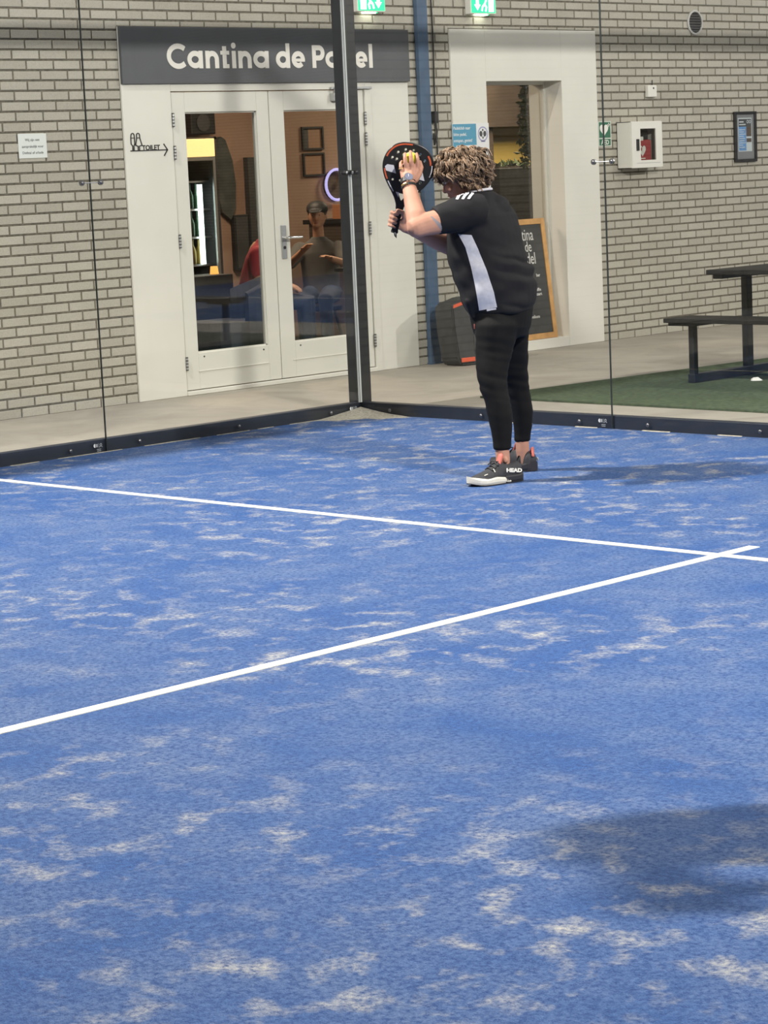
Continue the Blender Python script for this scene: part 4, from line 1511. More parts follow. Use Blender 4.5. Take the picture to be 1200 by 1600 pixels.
# dark upright panel and a screen
o = box('dark_panel', bw, bw + 0.06, 4.02, 4.13, 0.6, 1.64, M['grey_dark'])
tag(o, 'tall narrow dark panel on the brown cantina wall beside the left door stile', 'panel')
scn = empty('wall_screen', (bw, 3.99, 0.95))
tag(scn, 'dark framed screen low on the brown cantina wall behind the red shirt', 'screen')
box('bezel', 0, 0.05, -0.16, 0.02, -0.3, 0.19, M['dark'], scn, ch=0.004)
box('display', 0.05, 0.052, -0.14, 0.0, -0.28, 0.17, M['grey_dark'], scn)
# bar counter, lamp ring, box
bc = empty('bar_counter', (-4.95, 5.2, 0))
tag(bc, 'dark bar counter at the back of the cantina', 'counter')
box('front', -0.25, 0.25, -0.65, 1.0, 0, 1.02, M['dark_brown'], bc)
box('counter_top', -0.3, 0.3, -0.68, 1.05, 1.02, 1.06, M['dark'], bc, ch=0.004)
rg = empty('neon_ring', (-5.40, 5.12, 1.36))
tag(rg, 'lilac glowing ring lamp on the cantina wall beside the corner post', 'lamp')
MB().tube([(0.0, 0.14 * cos(radians(q)), 0.14 * sin(radians(q))) for q in range(30, 300, 15)], 0.013, 8).obj('tube', M['neon'], rg, smooth=True)
MB().cyl((-0.05, 0, 0), (1, 0, 0), 0.135, 0.02, 24).obj('back_plate', M['dark_brown'], rg)
MB().ellipsoid((0.03, 0.06, 0.05), (0.02, 0.02, 0.03)).obj('bulb', M['amber'], rg, smooth=True)
o = box('cardboard_box', -4.9, -4.70, 4.56, 4.82, 1.061, 1.19, plain('cardboard', (0.55, 0.24, 0.12), 0.7), ch=0.004)
tag(o, 'small orange-brown box on the cantina bar counter', 'box')


def tablex(name, x, y, lx, ly, lab):
    r = empty(name, (x, y, 0))
    tag(r, lab, 'table')
    box('table_top', -lx, lx, -ly, ly, 0.71, 0.74, M['table_black'], r, ch=0.004)
    box('pedestal', -0.04, 0.04, -0.04, 0.04, 0.02, 0.71, M['black_steel'], r)
    box('foot', -0.25, 0.25, -0.25, 0.25, 0.0, 0.022, M['black_steel'], r, ch=0.004)
    return r


tablex('cantina_table', -2.72, 3.02, 0.22, 0.36, 'dark cantina table in front of the person with the cap')
# table lamp / bar clutter with an amber glow near the fridge
o = box('snack_counter', -3.75, -3.45, 1.62, 2.06, 0.0, 0.735, M['dark'], ch=0.006)
tag(o, 'low dark counter in front of the drinks fridge', 'counter')
o = MB().cyl((-3.6, 2.0, 0.7355), (0, 0, 1), 0.035, 0.06, 14, 0, 0.028).obj('tea_light', M['amber'], smooth=False)
tag(o, 'small amber tea light glass on the dark counter', 'candle')


def seated(loc, rz, top, legs, hair, cap, arms, label):
    """seated guest; faces local -y, seat height 0.45"""
    r = empty('person', loc, rz)
    tag(r, label, 'person')
    b = MB()
    b.tube([(0, 0.02, 0.98), (0, 0.0, 1.13)], [0.055, 0.05], 12)
    b.ellipsoid((0, -0.02, 1.23), (0.075, 0.092, 0.115))
    b.ellipsoid((0, -0.112, 1.215), (0.014, 0.02, 0.022))
    b.tube([(0, -0.045, 1.165), (0, -0.07, 1.15)], [0.05, 0.035], 10)
    for s in (-1, 1):
        b.ellipsoid((0.076 * s, 0.0, 1.225), (0.012, 0.02, 0.032))
        sh = Vector((0.185 * s, 0.02, 0.93))
        el, wr = arms[0 if s < 0 else 1]
        b.tube([sh, el, wr], [0.045, 0.04, 0.028], 10)
        wrv, elv = Vector(wr), Vector(el)
        d = (wrv - elv).normalized()
        b.tube([wrv, wrv + d * 0.08], [0.034, 0.036], 10, flat=((0, 0, 1), 0.5))
        sd_ = d.cross(Vector((0, 0, 1))).normalized()
        for q in range(4):
            f0 = wrv + d * 0.09 + sd_ * (-0.027 + 0.018 * q)
            b.tube([f0, f0 + d * 0.035, f0 + d * 0.06 + Vector((0, 0, -0.015))], [0.0085, 0.008, 0.007], 6)
        b.tube([wrv + d * 0.03 - sd_ * 0.03 * s, wrv + d * 0.07 - sd_ * 0.055 * s], [0.011, 0.009], 6)
    b.tube([(0, 0.03, 0.95), (0, 0.04, 0.6)], [0.10, 0.10], 12)
    for s in (-1, 1):
        b.tube([(0.09 * s, 0.0, 0.53), (0.10 * s, -0.42, 0.50), (0.10 * s, -0.40, 0.10)], [0.06, 0.05, 0.035], 10)
    me = remeshed(b, 0.009, 2)
    link('body', me, M['skin_in'], r, True)
    t = MB()
    n = 20
    rings = []
    for z, y, a, bb in ((0.50, 0.04, 0.17, 0.13), (0.62, 0.045, 0.165, 0.125), (0.78, 0.04, 0.175, 0.125), (0.90, 0.03, 0.19, 0.115), (0.97, 0.025, 0.16, 0.095), (1.02, 0.02, 0.085, 0.07), (1.045, 0.015, 0.062, 0.06)):
        rings.append([(a * cos(2 * pi * i / n), y + bb * sin(2 * pi * i / n), z) for i in range(n)])
    t.loft(rings)
    for s in (-1, 1):
        el = Vector(arms[0 if s < 0 else 1][0])
        sh = Vector((0.175 * s, 0.02, 0.93))
        t.tube([sh, sh.lerp(el, 0.75)], [0.075, 0.062], 12)
    link('shirt', remeshed(t, 0.011, 4), top, r, True)
    g = MB()
    for s in (-1, 1):
        g.tube([(0.085 * s, 0.06, 0.54), (0.10 * s, -0.42, 0.51), (0.10 * s, -0.41, 0.10)], [0.092, 0.068, 0.05], 12)
        g.tube([(-0.09, 0.05, 0.54), (0.09, 0.05, 0.54)], [0.1, 0.1], 12)
    link('trousers', remeshed(g, 0.011, 3), legs, r, True)
    for s in (-1, 1):
        k = MB()
        k.tube([(0.10 * s, -0.38, 0.045), (0.10 * s, -0.52, 0.035)], [0.045, 0.035], 10)
        k.obj('shoe', M['plastic_black'], r, smooth=True)
    h = MB()
    h.ellipsoid((0, 0.005, 1.265), (0.088, 0.098, 0.095))
    h.ellipsoid((0, 0.04, 1.22), (0.082, 0.07, 0.09))
    link('hair', remeshed(h, 0.01, 2), hair, r, True)
    for s in (-1, 1):
        MB().ellipsoid((0.03 * s, -0.095, 1.235), (0.011, 0.008, 0.008), nu=10, nv=6).obj('eye', M['iris'], r, smooth=True)
    MB().ellipsoid((0, -0.098, 1.168), (0.022, 0.008, 0.006), nu=10, nv=6).obj('mouth', M['lip'], r, smooth=True)
    if cap:
        c = MB()
        c.ellipsoid((0, 0.0, 1.29), (0.098, 0.108, 0.075))
        c.tube([(0, -0.06, 1.285), (0, -0.16, 1.268)], [0.07, 0.055], 12, flat=((0, 0, 1), 0.15))
        link('cap', remeshed(c, 0.008, 2), M['dark'], r, True)
    return r


def stool(loc, lab):
    r = empty('stool', loc)
    tag(r, lab, 'stool')
    MB().cyl((0, 0, 0.355), (0, 0, 1), 0.17, 0.035, 22).obj('seat', M['table_black'], r)
    for q in range(4):
        a = pi / 4 + q * pi / 2
        MB().tube([(0.10 * cos(a), 0.10 * sin(a), 0.356), (0.19 * cos(a), 0.19 * sin(a), 0.012)], 0.013, 8).obj('leg', M['black_steel'], r)
    return r


stool((-3.35, 2.21, 0), 'black stool under the person in the red shirt')
gA = seated((-3.35, 2.21, 0), radians(128), M['red_shirt'], M['jeans'], M['dark_brown'], False,
       [((-0.23, -0.02, 0.74), (-0.12, -0.22, 0.66)), ((0.23, -0.02, 0.74), (0.12, -0.22, 0.66))], 'seated person in a red shirt and dark jeans seen through the left door pane')
stool((-3.75, 3.28, 0), 'black stool under the person with the dark cap')
gB = seated((-3.75, 3.28, 0), radians(38), M['grey_shirt'], M['jeans'], M['dark_brown'], True,
       [((-0.26, -0.18, 0.80), (-0.10, -0.33, 0.93)), ((0.26, -0.18, 0.80), (0.16, -0.40, 0.86))], 'seated person with a dark cap and grey shirt seen through the right door pane')
gA.scale = (0.95, 0.95, 0.95)
for c in gA.children:                       # she leans forward over her knees
    for v in c.data.vertices:
        if v.co.z > 0.55:
            v.co.y -= 0.20 * (v.co.z - 0.55)
gB.scale = (0.92, 0.92, 0.92)
# dark round armchair
ac = empty('tub_chair', (-2.90, 1.55, 0))
ac.rotation_euler = (0, 0, radians(-30))
tag(ac, 'dark rounded tub chair behind the left door pane', 'chair')
bk = MB()
n = 16
for i in range(n):
    a0, a1 = pi * 0.05 + pi * 0.9 * i / n, pi * 0.05 + pi * 0.9 * (i + 1) / n
    vs = []
    for a in (a0, a1):
        hh = 0.60 + 0.12 * sin(a)
        for rr, z in ((0.33, 0.12), (0.35, hh), (0.29, hh + 0.02), (0.25, 0.40)):
            vs.append((rr * cos(a), rr * sin(a), z))
    bk.add(vs, [(0, 4, 5, 1), (1, 5, 6, 2), (2, 6, 7, 3), (3, 7, 4, 0)])
bk.obj('backrest', M['jeans'], ac, smooth=True)
MB().cyl((0, 0, 0.12), (0, 0, 1), 0.31, 0.30, 24).obj('seat', M['jeans'], ac)
for q in range(4):
    a = pi / 4 + q * pi / 2
    MB().cyl((0.2 * cos(a), 0.2 * sin(a), 0.0), (0, 0, 1), 0.02, 0.13, 10).obj('leg', M['dark'], ac)

# behind the narrow window: planter with hanging plant
pb = empty('planter_cabinet', (-4.72, 6.56, 0))
tag(pb, 'dark planter cabinet behind the narrow window', 'planter')
box('body', -0.25, 0.25, -0.23, 0.55, 0, 1.44, M['grey_dark'], pb, ch=0.006)
MB().box(-0.22, 0.22, -0.20, 0.52, 1.44, 1.455).obj('soil', M['dark_brown'], pb)
rp = random.Random(11)


def leaf_strip(mb, p, d, L, wd):
    d = Vector(d).normalized()
    s = d.cross(Vector((rp.uniform(-1, 1), rp.uniform(-1, 1), 0.3))).normalized() * wd
    p = Vector(p)
    m1 = p + d * (L * 0.5)
    up = d.cross(s).normalized() * (L * 0.08)
    mb.add([p, m1 + s + up, p + d * L, m1 - s + up], [(0, 1, 2, 3)])


lp = MB()
for i in range(70):
    q = rp.uniform(0, 2 * pi)
    leaf_strip(lp, (rp.uniform(-0.2, 0.2), rp.uniform(-0.18, 0.5), 1.45), (cos(q), sin(q), rp.uniform(0.2, 1.2)), rp.uniform(0.05, 0.12), 0.018)
o = lp.obj('foliage', M['leafgreen'], pb)
o['kind'] = 'stuff'
hp = empty('hanging_plant', (-3.30, 5.40, 2.898))
tag(hp, 'dark trailing plant hanging behind the narrow window', 'plant')
MB().tube([(0, 0, 0), (0, 0, -0.5)], 0.006, 6).obj('cord', M['cable'], hp)
MB().cyl((0, 0, -0.62), (0, 0, 1), 0.07, 0.13, 16, 0, 0.09).obj('pot', M['dark'], hp)
lf = MB()
st_ = MB()
for k in range(7):
    p = Vector((rp.uniform(-0.06, 0.06), rp.uniform(-0.06, 0.06), -0.5))
    path = [p.copy()]
    for i in range(16):
        p = p + Vector((rp.uniform(-0.02, 0.02), rp.uniform(-0.02, 0.02), -rp.uniform(0.03, 0.075)))
        path.append(p.copy())
        for q in range(4):
            leaf_strip(lf, p, (rp.uniform(-1, 1), rp.uniform(-1, 1), rp.uniform(-0.8, 0.3)), rp.uniform(0.04, 0.075), 0.017)
    st_.tube(path, 0.003, 5)
st_.obj('stems', M['leafgreen'], hp)
o = lf.obj('foliage', M['leafgreen'], hp)
o['kind'] = 'stuff'

# ================================================================== THE PLAYER
# local frame: x to the side she faces away from, y away from the glass door side, z up
PLOC = Vector((2.85, -1.85, 0.005))
PROT = radians(45.13)
pr = empty('person', PLOC, PROT)
tag(pr, 'player in black jersey and leggings holding a ball against the racket on the blue court', 'person')
PM = Matrix.Translation(PLOC) @ Matrix.Rotation(PROT, 4, 'Z')
T = radians(22)
FD = Vector((-cos(T), sin(T), 0))       # facing
LD = Vector((-sin(T), -cos(T), 0))      # her left


def ring(c, a, b, n=32, f=FD, l=LD, e=2.3, tilt=0.0):
    c = Vector(c)
    out = []
    for i in range(n):
        q = 2 * pi * i / n
        ca, sa = cos(q), sin(q)
        x = a * math.copysign(abs(ca) ** (2 / e), ca)
        y = b * math.copysign(abs(sa) ** (2 / e), sa)
        p = c + f * x + l * y
        p.z += tilt * x
        out.append(p)
    return out


SL = Vector((-0.112, -0.065, 1.272))
EL = Vector((-0.378, -0.165, 1.218))
WL = Vector((-0.402, -0.025, 1.412))
SR = Vector((0.005, 0.262, 1.262))
ER = Vector((-0.205, 0.275, 1.105))
WR = Vector((-0.392, 0.165, 1.198))
HC = Vector((-0.140, 0.09, 1.434))      # middle of the head

TORSO = [(0.70, 0.014, 0.135, 0.165), (0.795, 0.012, 0.150, 0.182), (0.85, 0.0075, 0.170, 0.196), (0.915, -0.003, 0.182, 0.203), (0.975, -0.020, 0.187, 0.204),
         (1.035, -0.037, 0.182, 0.202), (1.10, -0.052, 0.175, 0.199), (1.19, -0.055, 0.164, 0.203), (1.25, -0.052, 0.145, 0.203), (1.295, -0.052, 0.115, 0.182),
         (1.335, -0.058, 0.085, 0.13), (1.362, -0.070, 0.064, 0.078)]

# ---- body: one continuous skin surface
b = MB()
b.loft([ring((u, 0.10, z), a - 0.018, bb - 0.02) for z, u, a, bb in TORSO])
NL = [(-0.012, 0.005, 0.74, 0.105), (-0.030, 0.0, 0.62, 0.090), (-0.046, -0.022, 0.52, 0.075), (-0.043, -0.036, 0.44, 0.066), (-0.028, -0.045, 0.39, 0.0615), (-0.018, -0.050, 0.317, 0.0605), (-0.013, -0.055, 0.24, 0.050), (-0.0130, -0.058, 0.19, 0.0445), (-0.0135, -0.06, 0.152, 0.043)]
FL = [(0.048, 0.19, 0.74, 0.105), (0.062, 0.215, 0.62, 0.083), (0.074, 0.25, 0.50, 0.067), (0.085, 0.272, 0.43, 0.060), (0.098, 0.285, 0.36, 0.0555), (0.108, 0.292, 0.29, 0.054), (0.110, 0.297, 0.22, 0.046), (0.106, 0.30, 0.18, 0.041), (0.104, 0.30, 0.143, 0.040)]
for LG, fx_ in ((NL, (-0.012, -0.060)), (FL, (0.104, 0.300))):
    b.tube([(u, v_, z) for u, v_, z, r_ in LG] + [(fx_[0], fx_[1], 0.10), (fx_[0], fx_[1], 0.045)], [max(0.022, min(r_ - 0.015, 0.068)) for u, v_, z, r_ in LG[:-1]] + [0.0335, 0.0335, 0.026], 16)
b.ellipsoid((-0.002, -0.095, 0.105), (0.012, 0.010, 0.014))
# neck and head
b.tube([(-0.065, 0.10, 1.30), (-0.085, 0.095, 1.36), (-0.118, 0.092, 1.41)], [0.066, 0.058, 0.060], 18)
hf = Vector((-0.92, 0.25, -0.32)).normalized()      # where the face points
hl = Vector((0, 0, 1)).cross(hf).normalized()       # her left
hu = hf.cross(hl).normalized()
HR = Matrix((hf, hl, hu)).transposed()


def hp_(f, l, u):
    return HC + hf * f + hl * l + hu * u


b.ellipsoid(hp_(-0.012, 0, 0.022), (0.098, 0.077, 0.092), HR, 28, 18)
b.ellipsoid(hp_(0.028, 0, -0.038), (0.064, 0.060, 0.072), HR, 24, 16)
b.tube([hp_(0.05, -0.028, -0.075), hp_(0.078, 0, -0.088), hp_(0.05, 0.028, -0.075)], [0.022, 0.022, 0.022], 12)
b.tube([hp_(0.084, 0, 0.012), hp_(0.102, 0, -0.020), hp_(0.106, 0, -0.030)], [0.010, 0.012, 0.013], 12)
for s in (-1, 1):
    b.ellipsoid(hp_(0.092, 0.013 * s, -0.033), (0.011, 0.009, 0.009), HR)
    b.ellipsoid(hp_(0.078, 0.031 * s, 0.024), (0.016, 0.024, 0.010), HR)
    b.ellipsoid(hp_(0.070, 0.036 * s, -0.024), (0.026, 0.026, 0.024), HR)
    b.ellipsoid(hp_(-0.012, 0.078 * s, -0.010), (0.020, 0.010, 0.032), HR)
b.tube([hp_(0.088, -0.020, -0.055), hp_(0.094, 0, -0.053), hp_(0.088, 0.020, -0.055)], [0.006, 0.0085, 0.006], 10)
b.tube([hp_(0.086, -0.016, -0.064), hp_(0.091, 0, -0.065), hp_(0.086, 0.016, -0.064)], [0.006, 0.0085, 0.006], 10)
# left arm
b.tube([SL, SL.lerp(EL, 0.5) + Vector((0, 0, -0.006)), SL.lerp(EL, 0.85), EL + Vector((0.004, 0.0, -0.002))], [0.070, 0.060, 0.053, 0.050], 18)
b.tube([EL + Vector((0.004, 0.0, -0.004)), EL.lerp(WL, 0.25) + Vector((0.008, -0.004, 0)), EL.lerp(WL, 0.6) + Vector((0.004, 0, 0)), WL, WL + Vector((0.002, 0.006, 0.03))], [0.047, 0.047, 0.040, 0.031, 0.030], 18, flat=((0.2, 1, 0), 0.9))
# right arm
b.tube([SR, SR.lerp(ER, 0.5), ER], [0.068, 0.056, 0.047], 16)
b.tube([ER, ER.lerp(WR, 0.3), ER.lerp(WR, 0.7), WR], [0.046, 0.046, 0.037, 0.029], 16)

# left hand: palm towards the racket, back of the hand outside
KN = [Vector((-0.428, 0.000, 1.472)), Vector((-0.405, -0.006, 1.484)), Vector((-0.381, -0.007, 1.487)), Vector((-0.357, -0.003, 1.480))]
CB = [Vector((-0.416, -0.018, 1.425)), Vector((-0.407, -0.022, 1.425)), Vector((-0.397, -0.022, 1.425)), Vector((-0.386, -0.018, 1.425))]
for k in range(4):
    b.tube([CB[k], CB[k].lerp(KN[k], 0.5), KN[k]], [0.0165, 0.0155, 0.0125], 12)
b.tube([(-0.400, -0.012, 1.42), (-0.392, 0.004, 1.465)], [0.026, 0.034], 14, flat=((0, 1, 0), 0.42))
BALL = Vector((-0.386, 0.036, 1.528))
FT = [[(-0.4345, -0.002, 1.492), (-0.434, 0.010, 1.510), (-0.428, 0.026, 1.518)],
      [(-0.412, -0.010, 1.512), (-0.4135, -0.006, 1.534), (-0.411, 0.006, 1.552)],
      [(-0.384, -0.013, 1.517), (-0.3855, -0.009, 1.541), (-0.386, 0.004, 1.561)],
      [(-0.354, -0.008, 1.508), (-0.355, -0.004, 1.530), (-0.358, 0.008, 1.550)]]
FR = [(0.0105, 0.0095, 0.0085, 0.0075), (0.0115, 0.0105, 0.0095, 0.008), (0.012, 0.011, 0.010, 0.0085), (0.0115, 0.0105, 0.0095, 0.008)]
for k in range(4):
    b.tube([KN[k]] + FT[k], FR[k], 12)
b.tube([(-0.372, -0.008, 1.432), (-0.350, 0.006, 1.458), (-0.338, 0.022, 1.488), (-0.344, 0.036, 1.512)], [0.019, 0.0145, 0.0115, 0.0095], 12)

# right hand round the racket grip
RB = Vector((-0.4775, 0.100, 1.186))
RY = Vector((0.250, -0.03, 0.967)).normalized()
RX = Vector((0.967, 0.0, -0.250))
RX = (RX - RY * RX.dot(RY)).normalized()
RZ = RX.cross(RY).normalized()


def rk(x, y, z):
    return RB + RX * x + RY * y + RZ * z


b.tube([WR, rk(0.045, 0.035, -0.035), rk(0.010, 0.055, -0.036)], [0.029, 0.026, 0.024], 14)
b.tube([rk(0.020, 0.040, -0.032), rk(0.010, 0.082, -0.034)], [0.024, 0.022], 14, flat=(RZ, 0.6))
for k, yy in enumerate((0.030, 0.050, 0.070, 0.091)):
    r0 = (0.0075, 0.0085, 0.0090, 0.0088)[k]
    b.tube([rk(0.004, yy - 0.002, -0.030), rk(-0.019, yy, -0.028), rk(-0.0325, yy + 0.002, -0.010), rk(-0.030, yy + 0.002, 0.013), rk(-0.016, yy, 0.026), rk(-0.002, yy - 0.002, 0.028)],
           [r0 * 1.1, r0 * 1.1, r0 * 1.05, r0, r0 * 0.95, r0 * 0.8], 12)
b.tube([rk(0.030, 0.055, -0.026), rk(0.034, 0.082, -0.002), rk(0.018, 0.104, 0.020), rk(-0.006, 0.108, 0.027)], [0.017, 0.0135, 0.0115, 0.0095], 12)
body_me = remeshed(b, 0.0042, 3, 0.4)
body = link('body', body_me, M['skin'], pr, True)

# eyes, brows, mouth
for s in (-1, 1):
    ey = MB().ellipsoid(hp_(0.079, 0.031 * s, 0.004), (0.0125, 0.0125, 0.0095), HR, 14, 10).obj('eye', M['eye'], pr, smooth=True)
    MB().ellipsoid(hp_(0.0895, 0.031 * s, 0.003), (0.003, 0.0055, 0.0055), HR, 12, 8).obj('iris', M['iris'], ey, smooth=True)
    MB().tube([hp_(0.090, 0.016 * s, 0.032), hp_(0.090, 0.032 * s, 0.036), hp_(0.080, 0.050 * s, 0.030)], [0.003, 0.0038, 0.002], 8).obj('eyebrow', M['dark_brown'], pr, smooth=True)
MB().tube([hp_(0.094, -0.018, -0.0595), hp_(0.1005, 0, -0.0585), hp_(0.094, 0.018, -0.0595)], [0.002, 0.004, 0.002], 8).obj('lips', M['lip'], pr, smooth=True)
# finger ring
MB().tube([(-0.420 + 0.0122 * cos(q * 0.5236), -0.0075 + 0.0122 * sin(q * 0.5236), 1.4935 + 0.003 * sin(q * 0.5236)) for q in range(13)], 0.0022, 6, cap=False).obj('finger_ring', M['gold'], pr, smooth=True) if False else None
gr = MB()
c0 = KN[0].lerp(Vector(FT[0][0]), 0.75)
ax = (Vector(FT[0][0]) - KN[0]).normalized()
t_ = ax.orthogonal().normalized()
b_ = ax.cross(t_)
gr.tube([c0 + (t_ * cos(2 * pi * i / 16) + b_ * sin(2 * pi * i / 16)) * 0.0112 for i in range(17)], 0.0022, 6, cap=False)
gr.obj('finger_ring', M['gold'], pr, smooth=True)

# ---- watch and bracelet
wa = (WL - EL).normalized()
wt = (Vector((0.0, -1, 0)) - wa * wa.dot(Vector((0, -1, 0)))).normalized()
wb = wa.cross(wt)


def band(c, ra, rb, h, th, n=30):
    rings = []
    for dz, e in ((-h / 2, 0), (-h / 2, th), (h / 2, th), (h / 2, 0)):
        rings.append([c + wa * dz + wt * ((ra + e) * cos(2 * pi * i / n)) + wb * ((rb + e) * sin(2 * pi * i / n)) for i in range(n)])
    mb = MB()
    vs = [v for r in rings for v in r]
    mb.add(vs, [(k * n + i, k * n + (i + 1) % n, ((k + 1) % 4) * n + (i + 1) % n, ((k + 1) % 4) * n + i) for k in range(4) for i in range(n)])
    return mb


wc = EL.lerp(WL, 1.0) + wa * 0.016
wz = band(wc, 0.0305, 0.0325, 0.022, 0.003).obj('wristwatch', M['plastic_black'], pr, smooth=False)
wd_ = (wt * 0.9 + wb * 0.25).normalized()
MB().cyl(wc + wt * 0.030 + wb * 0.004, wd_, 0.0215, 0.010, 24).obj('watch_case', M['chrome'], wz)
MB().cyl(wc + wt * 0.030 + wb * 0.004 + wd_ * 0.0102, wd_, 0.0185, 0.001, 24).obj('watch_dial', M['watch_dial'], wz)
mk = MB()
cc0 = wc + wt * 0.030 + wb * 0.004 + wd_ * 0.0114
mk.tube([cc0, cc0 + wa * 0.012], 0.0011, 5)
mk.tube([cc0, cc0 - wb * 0.009 + wa * 0.003], 0.0011, 5)
mk.obj('watch_hand', M['plastic_white'], wz)
b1 = band(EL.lerp(WL, 0.93), 0.0315, 0.0335, 0.013, 0.003).obj('bracelet', M['plastic_black'], pr)
MB().tube([EL.lerp(WL, 0.93) + wt * (0.0355 * cos(q)) + wb * (0.0375 * sin(q)) for q in (-0.9, -0.7, -0.5, -0.3)], 0.0055, 8).obj('clasp', M['gold'], b1, smooth=True)

# ---- jersey
s = MB()
s.loft([ring((u, 0.10, z), a, bb) for z, u, a, bb in TORSO[1:]])
s.tube([SL + Vector((0.035, 0.03, -0.005)), SL + Vector((-0.03, -0.005, 0.004)), SL.lerp(EL, 0.42) + Vector((0, 0, 0.002)), SL.lerp(EL, 0.66) + Vector((0, 0, 0.003))], [0.088, 0.088, 0.074, 0.063], 24, cap=False)
s.tube([SR + Vector((-0.01, -0.03, -0.005)), SR + Vector((-0.01, 0.01, 0)), SR.lerp(ER, 0.45), SR.lerp(ER, 0.72)], [0.085, 0.086, 0.074, 0.063], 24, cap=False)
s.ellipsoid((0.005, 0.10, 1.275), (0.075, 0.13, 0.07))
# front hem hanging a little lower, back hem lifted out over the seat
s.loft([ring((-0.092, 0.075, 0.772), 0.03, 0.10, e=2), ring((-0.092, 0.075, 0.86), 0.06, 0.13, e=2)])
sh_me = remeshed(s, 0.0085, 5, 0.5)
sh_me.update()
nrm = [v.normal.copy() for v in sh_me.vertices]
for i, v in enumerate(sh_me.vertices):
    p = v.co.copy()
    # slanted drag folds from the raised arm towards the hem, more at the waist
    low = max(0.0, min(1.0, (1.22 - p.z) / 0.25))
    q = Vector((p.x * 3.0 + p.z * 5.0, p.y * 2.2, p.z * 11.0 - p.x * 7.0))
    f1 = noise.noise(q) * 0.010 * low
    q2 = Vector((p.x * 6.0, p.y * 5.0, p.z * 22.0 + p.x * 10.0))
    f2 = noise.noise(q2 + Vector((5, 1, 2))) * 0.004
    crease = 0.0
    for zc, am in ((1.050, 0.012), (0.985, 0.006), (0.835, 0.006)):
        dz = p.z - (zc - 0.25 * (p.x - 0.05) + 0.02 * noise.noise(Vector((p.x * 12, p.y * 6, zc))))
        if p.x > -0.04:
            crease -= am * math.exp(-(dz / 0.010) ** 2) * min(1.0, (p.x + 0.04) / 0.1)
            crease += am * 0.9 * math.exp(-((dz + 0.028) / 0.018) ** 2) * min(1.0, (p.x + 0.04) / 0.1)
    v.co = p + nrm[i] * (f1 + f2 + crease)
shirt = link('jersey', sh_me, M['shirt'], pr, True)
bvh = BVHTree.FromPolygons([v.co[:] for v in sh_me.vertices], [p.vertices[:] for p in sh_me.polygons])


def drape(name, left, right, nc, nr, mat, par, d=(0, 1, 0), start=-1.0, off=0.0025, th=0.0):
    """strip between two edges (u, z lists of equal length) laid on the jersey along d"""
    vs, fs = [], []

    def at(edge, t):
        x = t * (len(edge) - 1)
        i = min(int(x), len(edge) - 2)
        a, bq = edge[i], edge[i + 1]
        w = x - i
        return Vector((a[0] + (bq[0] - a[0]) * w, a[1] + (bq[1] - a[1]) * w))
    last = None
    for j in range(nr + 1):
        l, r = at(left, j / nr), at(right, j / nr)
        for i in range(nc + 1):
            p = l.lerp(r, i / nc)
            if abs(d[2]) > 0.5:
                o = Vector((p.x, p.y, 2.0))
            else:
                o = Vector((p.x, start, p.y))
            hit, nn, _, _ = bvh.ray_cast(o, Vector(d))
            if hit is None:
                hit, nn, _, _ = bvh.find_nearest(Vector((p.x, -0.1, p.y)))
            vs.append(hit + nn * off)
    for j in range(nr):
        for i in range(nc):
            a = j * (nc + 1) + i
            fs.append((a, a + 1, a + nc + 2, a + nc + 1))
    mb = MB().add(vs, fs)
    o = mb.obj(name, mat, par, smooth=True)
    return o


drape('side_panel', [(-0.180, 1.172), (-0.150, 1.11), (-0.128, 1.02), (-0.112, 0.93), (-0.096, 0.812)],
      [(-0.120, 1.166), (-0.092, 1.10), (-0.055, 0.995), (-0.028, 0.90), (-0.014, 0.826)], 14, 44, M['stripe'], shirt)
# three stripes over the shoulder
for k in range(3):
    x = -0.190 + k * 0.027
    drape('shoulder_stripe', [(x, 1.333), (x + 0.012, 1.349), (x + 0.032, 1.364)], [(x + 0.012, 1.331), (x + 0.024, 1.346), (x + 0.044, 1.361)], 3, 8, M['stripe'], shirt)
cr = MB()
cr.tube([Vector((-0.072, 0.10, 1.366)) + FD * (0.060 * cos(2 * pi * i / 24)) + LD * (0.072 * sin(2 * pi * i / 24)) + Vector((0, 0, -0.006 * cos(2 * pi * i / 24))) for i in range(25)], 0.007, 8, cap=False)
cr.obj('collar', M['stripe'], shirt, smooth=True)
hs = MB()
drape('hem_label', [(-0.062, 0.818), (-0.060, 0.808)], [(-0.018, 0.824), (-0.018, 0.815)], 6, 3, M['stripe'], shirt, off=0.004)
# tattoo patch under the sleeve
bb_ = BVHTree.FromPolygons([v.co[:] for v in body_me.vertices], [p.vertices[:] for p in body_me.polygons])
tv = []
tf = []
for j in range(9):
    for i in range(4):
        a = Vector((-0.300, 1.262)).lerp(Vector((-0.252, 1.195)), j / 8)
        p = Vector((a.x - 0.010 + i * 0.007 * (1 - abs(j - 4) / 6), -1.0, a.y))
        hit, nn, _, _ = bb_.ray_cast(p, Vector((0, 1, 0)))
        if hit is None:
            hit, nn = Vector((a.x, -0.19, a.y)), Vector((0, -1, 0))
        tv.append(hit + nn * 0.0008)
for j in range(8):
    for i in range(3):
        a = j * 4 + i
        tf.append((a, a + 1, a + 5, a + 4))
MB().add(tv, tf).obj('tattoo', M['tattoo'], pr, smooth=True)

